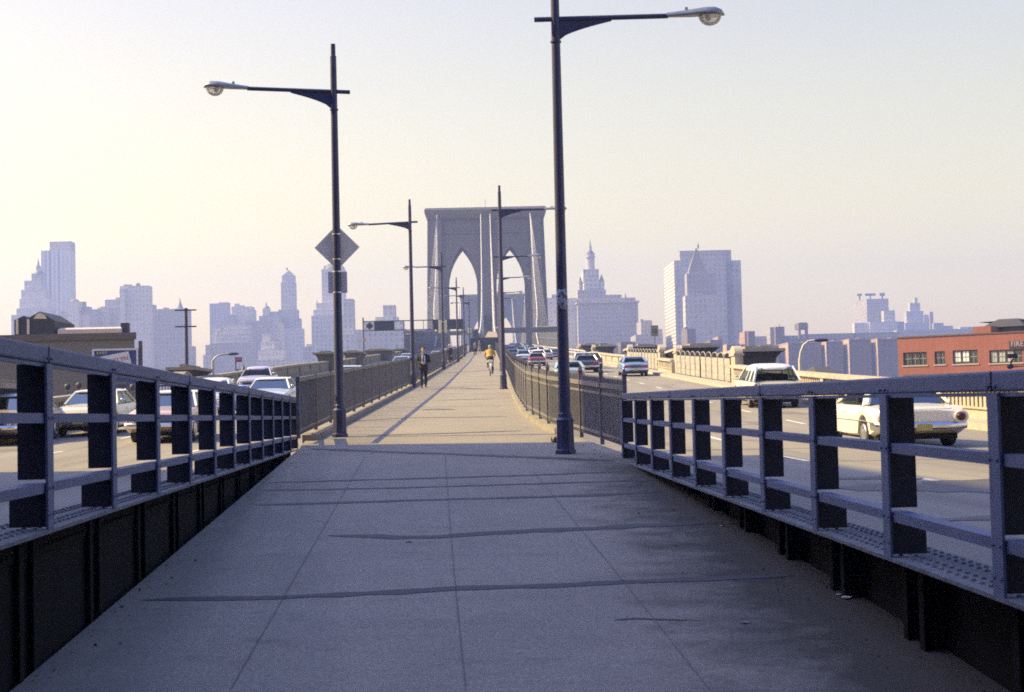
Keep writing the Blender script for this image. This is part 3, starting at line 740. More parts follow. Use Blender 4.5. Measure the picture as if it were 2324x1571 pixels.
a, b = P(505, 1, 86), P(562, 1, 86); bay_canopy(83, 88, P(442, 1, 86).x - 1.0, P(442, 1, 86).x - .1, zl, P(440, 836, 86).z - zl(86), 'stone bay with a sunlit roof edge, beside the utility pole', M_STONE_D)

# silver fences with hooped tops
M_SILVER = mat('silver_sheet', (.42, .40, .35), .5, metal=.25, var=.2, scale=1.5, stretch=(1, .2, 3))
M_BLK = mat('black_iron', (.014, .014, .018), .8, spec=.1)
def hoop_fence(ya, yb, n, label):
    root = empty('metal_fence', (XPR + .2, ya, zr(ya))); tag(root, label, 'fence', 'arch-topped metal fences'); z0 = zr(ya)
    Lz = lambda y: zr(y) - z0; s = (yb - ya) / n; H = 1.42
    for k in range(n):
        y, y2 = ya + s * k, ya + s * (k + 1)
        mb = MB()
        for (za, zb, xx) in ((.17, .55, 0), (.56, .95, .012), (.96, H, 0)):
            mb.box8([(xx, y - ya + .04, Lz(y) + za), (xx + .03, y - ya + .04, Lz(y) + za), (xx + .03, y2 - ya - .04, Lz(y2) + za), (xx, y2 - ya - .04, Lz(y2) + za),
                     (xx, y - ya + .04, Lz(y) + zb), (xx + .03, y - ya + .04, Lz(y) + zb), (xx + .03, y2 - ya - .04, Lz(y2) + zb), (xx, y2 - ya - .04, Lz(y2) + zb)])
        mb.build('sheet', M_SILVER, root)
        f = lambda a, rr: (y - ya + s / 2 + (s / 2 - .1) * rr * math.cos(a), Lz(y + s / 2) + H + .30 * rr * math.sin(a))
        mb = MB(); mb.prism([f(math.pi * j / 10, .93) for j in range(11)], lambda u, v: (.01, u, v), lambda u, v: (.03, u, v)); mb.build('hood', M_BLK, root)
        mb = MB(); mb.tube([(.0, *f(math.pi * j / 10, 1)) for j in range(11)], .028, n=6); mb.build('hoop', M_SILVER, root, 60)
        mb = MB(); mb.box((0, y - ya, Lz(y) + .75), (.08, .07 if k not in (0, n // 2) else .22, 1.5)); mb.build('fence_post', M_SILVER if k not in (0, n // 2) else M_BLK, root)
hoop_fence(83.3, 107.2, 10, 'silver sheet metal fence with black hooped tops, beside the nearest pillar')
hoop_fence(119, 143.4, 10, 'silver hooped fence behind the light blue sedan')

# ================================================================== OVERHEAD SIGN GANTRY
M_GANT = mat('gantry_steel', (.08, .085, .11), .6, var=.2)
yg = 197.0; gl, gr_ = P(827, 800, 198), P(1052, 748, 196); zt, zb_ = P(827, 731, 198).z, P(827, 752, 198).z
root = empty('sign_gantry', (gl.x, yg, zl(yg))); tag(root, 'thin overhead sign gantry spanning the left road, boards seen from behind', 'gantry')
zo = zl(yg); W_ = gr_.x - gl.x
for xx in (0, W_):
    mb = MB(); mb.tube([(xx, 0, 0), (xx, 0, zt - zo + .5)], .09, n=8); mb.build('post', M_GANT, root, 40)
mb = MB()
for z in (zt - zo, zb_ - zo): mb.bar((0, 0, z), (W_, 0, z), .1, .12)
for k in range(1, 10): mb.bar((W_ * k / 10, 0, zb_ - zo), (W_ * k / 10, 0, zt - zo), .07, .09, upv=(0, 1, 0))
mb.build('truss', M_GANT, root)
M_DKS = mat('dark_sign_back', (.028, .038, .065), .6)
for xa, xb, mt, nm in ((475, 760, M_DKS, 'sign_panel'), (1300, 1735, M_DKS, 'sign_panel'), (350, 470, mat('pale_panel', (.5, .52, .56), .6), 'sign_panel')):
    a = P((1000 + xa / 4.8417) / 1.290878, 740, 198).x - gl.x; b = P((1000 + xb / 4.8417) / 1.290878, 740, 198).x - gl.x
    mb = MB(); mb.box(((a + b) / 2, -.12, (zt + zb_) / 2 - zo), (b - a, .05, zt - zb_ - .06)); mb.build(nm, mt, root)
a = P((1000 + 410 / 4.8417) / 1.290878, 740, 198).x - gl.x; h = (zt - zb_) / 2 - .1
mb = MB(); mb.prism([(-h, 0), (0, -h), (h, 0), (0, h)], lambda u, v: (a + u, -.17, (zt + zb_) / 2 - zo + v), lambda u, v: (a + u, -.15, (zt + zb_) / 2 - zo + v)); mb.build('diamond_panel', M_DKS, root)
mb = MB(); mb.box((.1, -.1, zb_ - zo - 1.1), (.35, .2, .55)); mb.build('control_box', mat('tan_box', (.35, .28, .18), .7), root)

# speed limit sign
ps = P(1485.5, 751, 124); root = empty('speed_sign', (ps.x, ps.y, zr(ps.y))); tag(root, 'grey-green speed sign reading 35 on a thin pole above the right parapet', 'sign')
zz = ps.z - root.location.z
mb = MB(); mb.tube([(0, .03, 0), (0, .03, zz + .45)], .035, n=8); mb.build('pole', M_GANT, root, 40)
mb = MB(); mb.box((0, -.02, zz), (.60, .02, .86)); bev(mb.build('board', mat('dull_sign_face', (.22, .225, .185), .7), root), .008)
text_mesh('lettering', '35', .42, mat('sign_black', (.03, .03, .03), .7), root, Matrix.Translation((0, -.033, zz - .03)))

# ================================================================== STAIR AND RAISED PROMENADE
M_DARKWALL = mat('dark_stair_wall', (.035, .035, .045), .8, var=.3, scale=2)
xa, xb = P(1068, 790, 240).x, P(1131, 790, 240).x; zs0, zs1 = zw(240) - .3, P(1100, 767, 240).z
mb = MB(); mb.box(((xa + xb) / 2, 244, (zs0 + zs1) / 2 - 2), (xb - xa, 7.6, zs1 - zs0 + 4))
tag(mb.build('stair_wall', M_DARKWALL), 'dark wall that closes the promenade below the bridge tower', 'wall')
mb = MB(); q0, q1 = P(1101, 765.5, 241), P(1129, 765.5, 241); q2, q3 = P(1127, 753, 330), P(1108, 753, 330)
mb.box8([Vector((p.x, p.y, p.z - .35)) for p in (q0, q1, q2, q3)] + [q0, q1, q2, q3])
tag(mb.build('upper_walkway', mat('tan_boards', (.30, .25, .18), .9, var=.2, scale=3)), kind='structure', label='tan boarded upper promenade beyond the dark wall', cat='walkway')
mb = MB(); mb.box(((q2.x + q3.x) / 2, 440, q2.z - .9), (5, 220, .5)); tag(mb.build('upper_walkway', mat('tan_boards', (.3, .25, .18))), kind='structure', label='far end of the upper promenade under the tower', cat='walkway')

# ================================================================== SUSPENSION BRIDGE
M_GRAN = brick('tower_masonry', (.20, .185, .165), (.155, .145, .135), (.115, .108, .105), 2.2, .95, .08, .09)
M_CABLE = mat('white_painted_cable', (.66, .64, .60), .5)
M_STAY = mat('pale_stay_wire', (.30, .29, .28), .6)
M_TRUSS = mat('bridge_truss_paint', (.12, .125, .15), .7, var=.2, scale=.5)
def tower(yc, cx, zdeck, ztop, half, label):
    root = empty('bridge_tower', (cx, yc, zdeck)); tag(root, label, 'bridge tower', 'stone bridge towers')
    k = half / 20.0; T = 8.0; H = ztop - zdeck
    ah, aw, asp = H * .70, 5.0 * k, H * .40; ax = 8.35 * k           # arch apex, half width, springing, centre
    def arch(c, inner):
        pts = [(c - aw, -26)] + [(c - aw, asp)]
        Rr = aw * 2.15
        hh = ah - asp; rc = (hh * hh + aw * aw) / (2 * aw); ax_ = lambda u: max(0, math.sqrt(max(0, rc * rc - (hh * u) ** 2)) - (rc - aw))
        for j in range(1, 9):
            z = asp + (ah - asp) * j / 8; u = (j / 8); xx = ax_(u) if j < 8 else 0
            pts.append((c - xx, z))
        for j in range(7, -1, -1):
            u = j / 8; xx = ax_(u); pts.append((c + xx, asp + (ah - asp) * u))
        pts.append((c + aw, -26)); return pts
    a1 = arch(-ax, 1); a2 = arch(ax, 1); top = H * .93
    bat = lambda z: 1 + .045 * (1 - max(-.6, min(1, z / H)))
    out = [(-half, -26), (-half, top), (half, top), (half, -26)]
    poly = [(-half * 1.07, -26), *a1, *a2, (half * 1.07, -26), (half, top), (-half, top)]
    me = bpy.data.meshes.new('masonry'); bm = bmesh.new(); f0 = []
    vs = [bm.verts.new((x, -T, z)) for x, z in poly]; bf = bm.faces.new(vs)
    r = bmesh.ops.extrude_face_region(bm, geom=[bf]); bmesh.ops.translate(bm, vec=(0, 2 * T, 0), verts=[g for g in r['geom'] if isinstance(g, bmesh.types.BMVert)])
    bmesh.ops.recalc_face_normals(bm, faces=bm.faces); bmesh.ops.triangulate(bm, faces=[f for f in bm.faces if len(f.verts) > 4]); bm.to_mesh(me); bm.free(); me.materials.append(M_GRAN)
    o = bpy.data.objects.new('masonry', me); COL.objects.link(o); o.parent = root
    rec = lambda c, e, z, ty=T: [(c - e, -ty, z), (c + e, -ty, z), (c + e, ty, z), (c - e, ty, z)]
    for c in (-half + 2.9 * k, 0, half - 2.9 * k):                     # buttresses
        for sg in (-1, 1):
            mb = MB(); e0, e1 = 2.55 * k, 1.9 * k
            mb.loft([[(c - e0, sg * T, -26), (c + e0, sg * T, -26), (c + e0, sg * (T + 2.3), -26), (c - e0, sg * (T + 2.3), -26)],
                     [(c - e0 * .96, sg * T, H * .42), (c + e0 * .96, sg * T, H * .42), (c + e0 * .96, sg * (T + 1.7), H * .42), (c - e0 * .96, sg * (T + 1.7), H * .42)],
                     [(c - e1, sg * T, H * .45), (c + e1, sg * T, H * .45), (c + e1, sg * (T + 1.3), H * .45), (c - e1, sg * (T + 1.3), H * .45)],
                     [(c - e1, sg * T, top), (c + e1, sg * T, top), (c + e1, sg * (T + 1.1), top), (c - e1, sg * (T + 1.1), top)]]); mb.build('buttress', M_GRAN, root)
    mb = MB()
    mb.loft([rec(0, half + .01, top * .985, T + 1.2), rec(0, half + .35, top * 1.0, T + 1.6), rec(0, half + .85, top * 1.03, T + 2.2), rec(0, half + 1.0, H * .985, T + 2.3), rec(0, half + .8, H * .99, T + 2), rec(0, half + .6, H, T + 1.8)])
    mb.build('cornice', M_GRAN, root)
    mb = MB(); mb.box((0, -T - .18, H * .81), (2 * half - 10.5 * k, .36, .8)); mb.build('string_course', M_GRAN, root)
    mb = MB(); mb.box((0, -T - 2.5, 4.6), (2.6, .8, 4.6)); mb.build('doorway_recess', M_DARKWALL, root)
    mb = MB(); mb.tube([(0, 0, H), (0, 0, H + 4)], .08, n=6); mb.build('mast', M_STAY, root)
    return root
zd = 25.5; Y1, Y2 = 545.0, 950.0
ztop1 = P(1104, 473, 541).z; cx1 = P(1104, 600, 541).x; ztop2 = P(1118, 668, 945).z; cx2 = P(1118, 700, 945).x
tower(Y1, cx1, EZ + zd, ztop1, 20.0, 'large near stone bridge tower with two pointed arches')
tower(Y2, cx2, EZ + zd, ztop2, 19.0, 'distant second bridge tower seen through the arches of the near one')
def spline(pts, n=14):
    out = []; pts = [Vector(p) for p in pts]; P_ = [2 * pts[0] - pts[1]] + pts + [2 * pts[-1] - pts[-2]]
    for i in range(1, len(P_) - 2):
        for k in range(n):
            t = k / n; p0, p1, p2, p3 = P_[i - 1:i + 3]
            out.append(.5 * ((2 * p1) + (-p0 + p2) * t + (2 * p0 - 5 * p1 + 4 * p2 - p3) * t * t + (-p0 + 3 * p1 - 3 * p2 + p3) * t ** 3))
    out.append(pts[-1]); return out
def cable(pts, main, label, deck, rad=.14):
    root = empty('suspension_cable', pts[0]); tag(root, label, 'cable', 'suspension cables of the bridge'); o0 = Vector(pts[0])
    path = [p - o0 for p in spline(pts)]
    mb = MB(); mb.tube(path, rad, n=8); mb.build('main_cable', M_CABLE, root, 60)
    mb = MB()
    for p in path[1::1]:
        zz = deck(p.y + o0.y) - o0.z
        if p.z - zz > 1: mb.tube([p, (p.x, p.y, zz)], .022, n=4, cap=False)
    if mb.v: o = mb.build('suspender', M_STAY, root); o['kind'] = 'stuff'
    if main:
        mb = MB(); tp = path[0]
        for k in range(1, 15):
            y = -9.5 * k; mb.tube([tp, (tp.x + .2, tp.y + y, deck(o0.y + y) - o0.z)], .028, n=4, cap=False)
        o = mb.build('diagonal_stay', M_STAY, root); o['kind'] = 'stuff'
    return root
deck = lambda y: EZ + tab([(250, 11), (330, 15), (456, 22.5), (541, 25.5), (745, 27), (950, 25.5), (1200, 20)], y)
tz = ztop1 - 2.6 - EZ
for (x0, xm, xe, lab) in ((-16.1, -16.1, -14.6, 'outer left white cable falling from the near tower'), (15.8, 15.6, 14.4, 'outer right white cable falling from the near tower')):
    cable([(x0, Y1 - 11, EZ + tz), (x0, 506, EZ + 43.5), (xm, 482 if x0 < 0 else 478, EZ + 30.5), (xe, 452, EZ + 22.5), (xe, 436, EZ + 18)], True, lab, deck)
for (x0, xe, lab) in ((cx1 - 1.6, -1.62, 'inner left white cable falling from the middle of the near tower'), (cx1 + 1.6, 1.85, 'inner right white cable falling from the middle of the near tower')):
    cable([(x0, Y1 - 11, EZ + tz), (x0 * .9 + xe * .1, 506, EZ + 47), (x0 * .7 + xe * .3, 470, EZ + 33.5), (x0 * .4 + xe * .6, 410, EZ + 23), (xe, 335, EZ + 16.5)], True, lab, deck)
for x, lab in ((-16, 'outer left cable of the river span'), (-1.5, 'inner left cable of the river span'), (1.5, 'inner right cable of the river span'), (15.6, 'outer right cable of the river span')):
    pts = [(x + (0), Y1 + 11 + (Y2 - Y1 - 22) * t / 10, EZ + 28.5 + (tz - 28.5) * (2 * t / 10 - 1) ** 2) for t in range(11)]
    cable(pts, False, lab, deck)
# decks, side trusses, portal beams
mb = MB(); ysd = [300 + 20 * k for k in range(36)]
strip(mb, ysd, lambda y: -15.6, lambda y: 15.2, lambda y: deck(y) - 3.2 - (0 if y > 545 else 1.5)); 
tag(mb.build('road_deck', M_ROAD), kind='structure', label='roadway deck between the towers', cat='road')
def truss(x, y0, y1, n, lo, hi, label):
    root = empty('side_truss', (x, y0, lo(y0))); tag(root, label, 'truss', 'steel side trusses of the bridge'); O = Vector((x, y0, lo(y0)))
    V = lambda y, f: Vector((x, y, f(y))) - O
    st = (y1 - y0) / n; ch = MB(); wb = MB()
    for k in range(n):
        a, b = y0 + st * k, y0 + st * (k + 1)
        for f, hh in ((hi, .45), (lo, .5), (lambda y: (hi(y) + lo(y)) / 2, .22)): ch.bar(V(a, f), V(b, f), .35, hh)
        wb.bar(V(a, lo), V(a, hi), .25, .3, upv=(0, 1, 0)); wb.bar(V(a, lo), V(b, hi), .14, .16); wb.bar(V(a, hi), V(b, lo), .14, .16)
    ch.build('chord', M_TRUSS, root); wb.build('lattice', M_TRUSS, root)
    mb = MB()
    ysl = [y0 + (y1 - y0) * k / 20 for k in range(21)]
    for a, b in zip(ysl, ysl[1:]):
        mb.box8([V(a, lo) + Vector((-.05, 0, -1)), V(a, lo) + Vector((.05, 0, -1)), V(b, lo) + Vector((.05, 0, -1)), V(b, lo) + Vector((-.05, 0, -1)),
                 V(a, lambda y: lo(y) + (hi(y) - lo(y)) * .9) - Vector((.05, 0, 0)), V(a, lambda y: lo(y) + (hi(y) - lo(y)) * .9) + Vector((.05, 0, 0)), V(b, lambda y: lo(y) + (hi(y) - lo(y)) * .9) + Vector((.05, 0, 0)), V(b, lambda y: lo(y) + (hi(y) - lo(y)) * .9) - Vector((.05, 0, 0))])
    mb.build('screen', M_TRUSS, root)
lo = lambda y: zr(y) - .2; hiL = lambda y: P(1000, 751, y).z if False else EZ + tab([(295, 15.1), (541, 28)], y); hiR = lambda y: EZ + tab([(295, 15.6), (541, 28.2)], y)
truss(-15.5, 295, 532, 34, lo, hiL, 'dark steel truss wall closing the left road below the tower')
truss(14.9, 300, 532, 33, lo, hiR, 'steel truss wall right of the far road')
truss(-2.9, 330, 532, 29, lambda y: hiL(y) - 3.2, hiL, 'inner truss left of the upper promenade'); truss(2.6, 330, 532, 29, lambda y: hiR(y) - 3.2, hiR, 'inner truss right of the upper promenade')
def portal(y, xa, xb, z, dep, posts, label):
    root = empty('portal_beam', (xa, y, z)); tag(root, label, 'beam', 'portal beams over the roads')
    mb = MB(); mb.box(((xb - xa) / 2, 0, 0), (xb - xa, .8, dep)); mb.build('beam', M_TRUSS, root)
    for p in posts:
        zz = zr(y) - z; mb = MB(); mb.box((p - xa, 0, zz / 2), (.7, .7, -zz)); mb.build('post', M_TRUSS, root)
portal(296, 1.9, 14.7, P(1200, 750, 298).z, 1.0, (8.2,), 'dark portal beam across the right road under the tower')
portal(330, -15.3, -3.2, P(1000, 758, 332).z, .9, (-9,), 'portal beam across the left road')
# swooping guard rails on the right side of the far road
gr = tag(empty('guard_rail', (12.6, 200, zr(200))), 'pale double guard rail curving along the right edge of the far road', 'guard rail'); o0 = gr.location
for hz in (.55, .95):
    mb = MB(); mb.tube([Vector((12.6 - 1.6 * max(0, min(1, (y - 250) / 130)), y, zr(y) + hz + .15)) - o0 for y in range(200, 401, 8)], .09, n=6); mb.build('rail', mat('pale_rail', (.5, .46, .4), .6), gr, 60)
mb = MB()
for y in range(200, 401, 8): mb.tube([Vector((12.6 - 1.6 * max(0, min(1, (y - 250) / 130)), y, zr(y) - .1)) - o0, Vector((12.6 - 1.6 * max(0, min(1, (y - 250) / 130)), y, zr(y) + 1.1)) - o0], .07, n=5)
mb.build('rail_posts' if False else 'upright', mat('pale_rail', (.5, .46, .4)), gr)


# ================================================================== BUILDINGS
HZ = 2.6
F_BL = facade('pale_limestone_office', (.46, .44, .40), (.20, .21, .24), 3.4, 3.8, .5, .55)
F_GR = facade('grey_brick_office', (.33, .31, .29), (.14, .15, .18), 3.0, 3.6, .45, .5)
F_LT = facade('light_terracotta', (.58, .54, .48), (.26, .26, .28), 2.6, 3.6, .45, .6)
F_ST = facade('striped_slab_office', (.62, .60, .56), (.17, .18, .22), 4.2, 400, .55, 1.0)
F_BD = facade('banded_white_tower', (.66, .60, .53), (.30, .27, .26), 400, 2.7, 1.0, .42, soft=2.2)
F_EW = facade('sunny_end_wall', (.46, .33, .25), (.3, .2, .15), 9, 2.9, .2, .4)  # sunlight on the end walls is put into this paler brick
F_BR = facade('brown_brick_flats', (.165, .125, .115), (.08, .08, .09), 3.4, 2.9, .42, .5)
F_BF = facade('tan_brick_flats', (.36, .24, .17), (.12, .11, .11), 3.6, 2.9, .35, .45)
M_ROOFD = mat('dark_roofing', (.05, .05, .055), .8, var=.2, scale=.3)
M_COPP = mat('dull_metal_roof', (.16, .17, .17), .6, var=.2, scale=.1)
M_TANK = mat('tank_wood', (.10, .075, .055), .85)
def building(label, d, blocks, cat='building', name='office_tower', extras=()):
    """blocks: (part name, x0, x1, ytop, depth offset, thickness, material[, ybottom]) measured in the photo at depth d"""
    xs = [b[1] for b in blocks] + [b[2] for b in blocks]; c = P(sum(xs) / len(xs), 800, d); O = Vector((c.x, c.y, HZ))
    root = empty(name, O); tag(root, label, cat)
    for b in blocks:
        nm, x0, x1, yt, dd, th, mt = b[:7]; D = d + dd
        if (x0 + x1) / 2 < 1100: th *= .3
        elif (x0 + x1) / 2 > 1750 and d > 1300 and nm != 'front': th *= .22
        a, e = P(x0, yt, D), P(x1, yt, D); zt = (a.z + e.z) / 2; zb = P((x0 + x1) / 2, b[7], D).z if len(b) > 7 else HZ - 1
        mb = MB(); mb.box8([Vector(p) - O for p in ((a.x, a.y, zb), (e.x, a.y, zb), (e.x, a.y + th, zb), (a.x, a.y + th, zb), (a.x, a.y, zt), (e.x, a.y, zt), (e.x, a.y + th, zt), (a.x, a.y + th, zt))])
        mb.build(nm, mt, root)
    for ex in extras:
        kind, nm, px, y0, y1, hw, dd, mt = ex; D = d + dd; a, t = P(px, y0, D), P(px, y1, D); r = hw / FP * D; n = 4 if kind == 'pyr' else 12
        ph = math.pi / 4 if kind == 'pyr' else 0; r *= 1.414 if kind == 'pyr' else 1
        ring = lambda rr, z: [Vector((a.x + rr * math.cos(q), a.y + r + rr * math.sin(q), z)) - O for q in (ph + 2 * math.pi * k / n for k in range(n))]
        mb = MB()
        if kind in ('pyr', 'cone'): mb.loft([ring(r, a.z), ring(r * .04, t.z)])
        elif kind == 'dome': mb.loft([ring(r * math.cos(k / 6 * 1.5), a.z + (t.z - a.z) * math.sin(k / 6 * math.pi / 2)) for k in range(7)])
        else: mb.loft([ring(r, a.z), ring(r, t.z)])
        mb.build(nm, mt, root, 40 if kind != 'pyr' else None)
    return root
A = zf(0, 650, 2.905); E = zf(560, 740, 4.134); F = zf(1620, 680, 4.1346); G = zf(1920, 700, 4.363); H = zf(2200, 650, 2.905); K = zf(1000, 880, 4.8417)
def B(z, nm, x0, x1, yt, dd, th, mt, yb=None):
    a, b = z(x0, yt), z(x1, yt); return (nm, a[0], b[0], a[1], dd, th, mt) + ((z(x0, yb)[1],) if yb is not None else ())
def X(z, kind, nm, px, y0, y1, hw, dd, mt):
    a, b = z(px, y0), z(px, y1); return (kind, nm, a[0], a[1], b[1], hw / (z(1, 0)[0] - z(0, 0)[0]) ** -1, dd, mt)
# ---- left skyline
building('tallest slab office on the left with vertical window stripes and a darker block on top', 1500, [B(A, 'striped_shaft', 350, 592, 243, 0, 63, F_ST), B(A, 'rear_slab', 422, 606, 168, 22, 48, F_GR)])
building('stepped tower with a thin spire left of the tall striped slab', 1430, [B(A, 'shaft', 268, 352, 440, 20, 30, F_GR), B(A, 'setback', 206, 352, 500, 10, 40, F_BL), B(A, 'setback', 180, 385, 578, 5, 50, F_BL), B(A, 'setback', 165, 400, 655, 0, 60, F_LT), B(A, 'base_block', 140, 430, 735, -5, 60, F_BL), B(A, 'base_block', 95, 440, 790, -8, 60, F_BL), B(A, 'lantern_stage', 308, 340, 375, 26, 12, F_GR, 445)],
         extras=[X(A, 'dome', 'dome', 322, 445, 405, 44, 18, M_COPP), X(A, 'cone', 'spire', 323, 380, 300, 12, 26, M_COPP)])
building('low office with a rounded roof beside the tall slab', 1250, [B(A, 'body', 585, 668, 675, 0, 40, F_LT), B(A, 'base_block', 520, 760, 760, 5, 40, F_GR)], extras=[X(A, 'dome', 'rounded_roof', 628, 680, 655, 38, 2, M_COPP)])
building('office with a cylindrical roof tank right of the tall slab', 1260, [B(A, 'body', 670, 752, 722, 0, 40, F_GR), B(A, 'lower_wing', 640, 760, 790, -5, 40, F_LT)], extras=[X(A, 'cyl', 'roof_tank', 703, 722, 680, 26, 8, M_COPP)])
building('flat grey office block between the roof tank and the tall white office', 1300, [B(A, 'body', 748, 832, 745, 0, 45, F_GR), B(A, 'body', 830, 902, 731, 5, 45, F_BL), B(A, 'roof_hut', 855, 890, 722, 15, 10, F_GR, 735)])
building('stepped grey office directly left of the tall white office', 1330, [B(A, 'body', 893, 1030, 662, 0, 45, F_GR), B(A, 'roof_hut', 985, 1025, 645, 12, 12, F_GR, 668), B(A, 'lower_wing', 845, 1000, 745, -10, 40, F_BL)])
building('tall pale office with a rooftop water tank left of the utility pole', 1200, [B(A, 'shaft', 1020, 1264, 545, 0, 45, F_LT), B(A, 'penthouse', 1052, 1116, 533, 8, 15, F_GR, 550), B(A, 'side_wing', 1018, 1060, 570, -4, 48, F_LT)], extras=[X(A, 'cyl', 'water_tank', 1170, 547, 528, 20, 14, M_COPP), X(A, 'cone', 'tank_roof', 1170, 528, 515, 22, 14, M_COPP)])
building('wide grey office with a pointed corner turret behind the utility pole', 1280, [B(A, 'body', 1268, 1592, 742, 0, 60, F_GR), B(A, 'corner_block', 1265, 1312, 705, 10, 30, F_GR), B(A, 'penthouse', 1388, 1430, 731, 20, 14, F_GR, 745), B(A, 'turret_base', 1502, 1556, 735, 4, 20, F_BL, 760)],
         extras=[X(A, 'cone', 'turret_roof', 1529, 738, 660, 26, 4, M_COPP), X(A, 'cone', 'finial', 1527, 668, 643, 4, 6, M_COPP)])
building('small dark block at the foot of the wide grey office', 1150, [B(A, 'body', 1585, 1648, 1058, 0, 30, F_GR)])
building('pair of flat slab towers left of the clustered middle skyline', 1650, [B(E, 'slab', 222, 322, 618, 0, 25, F_GR), B(E, 'slab', 326, 458, 604, 30, 30, F_GR)])
building('stepped office with a jagged roofline right of the paired slabs', 1560, [B(E, 'body', 488, 735, 655, 0, 60, F_BL), B(E, 'penthouse', 525, 578, 620, 20, 20, F_BL, 670), B(E, 'penthouse', 578, 640, 640, 18, 20, F_GR, 670), B(E, 'side_wing', 400, 510, 750, -15, 50, F_GR), B(E, 'side_wing', 680, 762, 690, -10, 50, F_BL)])
building('office with a small domed turret in the middle skyline', 1480, [B(E, 'body', 822, 1085, 765, 0, 50, F_GR), B(E, 'turret_base', 865, 950, 680, 10, 24, F_BL, 790), B(E, 'roof_block', 960, 1050, 715, 12, 25, F_GR, 790)], extras=[X(E, 'dome', 'dome', 908, 682, 640, 40, 12, M_COPP), X(E, 'cyl', 'lantern', 908, 655, 622, 11, 16, F_BL), X(E, 'cone', 'finial', 908, 622, 600, 11, 16, M_COPP)])
building('slender tower with a pyramid roof in the middle skyline', 1500, [B(E, 'shaft', 1098, 1246, 275, 0, 40, F_BL), B(E, 'setback', 1085, 1254, 360, -2, 46, F_BL), B(E, 'setback', 1055, 1282, 690, -6, 55, F_GR), B(E, 'base_block', 1050, 1312, 795, -10, 60, F_GR), B(E, 'base_block', 1020, 1345, 920, -15, 60, F_BL)],
         extras=[X(E, 'pyr', 'pyramid_roof', 1172, 277, 205, 72, 2, M_COPP), X(E, 'cyl', 'chimney', 1160, 215, 185, 10, 18, M_COPP)])
building('broad stepped office mass filling the left of the middle skyline', 1250, [B(E, 'body', 300, 700, 1000, 0, 60, F_BL), B(E, 'upper_block', 395, 690, 870, 10, 50, F_BL), B(E, 'setback', 340, 700, 940, 5, 55, F_BL), B(E, 'shoulder', 255, 330, 920, 8, 30, F_LT), B(E, 'low_wing', 225, 700, 1100, -8, 50, F_GR), B(E, 'low_wing', 172, 245, 1118, 5, 40, F_GR), B(E, 'low_wing', 145, 240, 1240, -10, 40, F_BL)])
building('tall plain office behind the domed turret, joining the middle skyline', 1350, [B(E, 'body', 670, 930, 825, 0, 50, F_GR), B(E, 'body', 900, 1100, 850, 5, 50, F_BL), B(E, 'thin_shaft', 920, 1060, 800, 12, 30, F_GR)])
building('stepped white office with a sunlit left edge in front of the middle skyline', 1120, [B(E, 'top_block', 862, 955, 985, 0, 40, F_LT), B(E, 'setback', 840, 1010, 1080, -5, 50, F_LT), B(E, 'setback', 812, 1120, 1180, -10, 55, F_LT), B(E, 'base_block', 795, 1350, 1300, -15, 60, F_BL)])
building('tall ornate tower with corner pinnacles behind the first lamp pole', 1320, [B(E, 'crown_shaft', 1578, 1856, 200, 8, 40, F_LT), B(E, 'shaft', 1605, 1830, 160, 12, 36, F_LT), B(E, 'shoulder', 1513, 1938, 610, 0, 55, F_LT), B(E, 'shoulder', 1480, 1958, 690, -4, 60, F_LT), B(E, 'base_block', 1455, 1965, 760, -8, 60, F_BL)],
         extras=[X(E, 'dome', 'rounded_crown', 1715, 205, 118, 138, 8, M_COPP), X(E, 'cone', 'pinnacle', 1522, 612, 565, 12, 2, F_LT), X(E, 'cone', 'pinnacle', 1926, 612, 565, 12, 2, F_LT)])
building('small low blocks in the gap left of the ornate tower', 1200, [B(E, 'body', 1350, 1460, 1140, 0, 30, F_GR), B(E, 'body', 1395, 1450, 1110, 6, 20, F_BL)])
building('pale stepped block with a square penthouse behind the sign gantry', 1000, [B(K, 'penthouse', 590, 762, 68, 30, 40, F_BL), B(K, 'shoulder', 480, 802, 235, 20, 45, F_BL), B(K, 'body', 320, 880, 290, 8, 55, F_BL), B(K, 'body', 195, 905, 410, 0, 60, F_BL)])
building('thin block between the ornate tower and the pale stepped block', 1100, [B(K, 'body', 30, 170, -20, 0, 40, F_BL), B(K, 'base_block', 0, 195, 480, -10, 40, F_BL)])
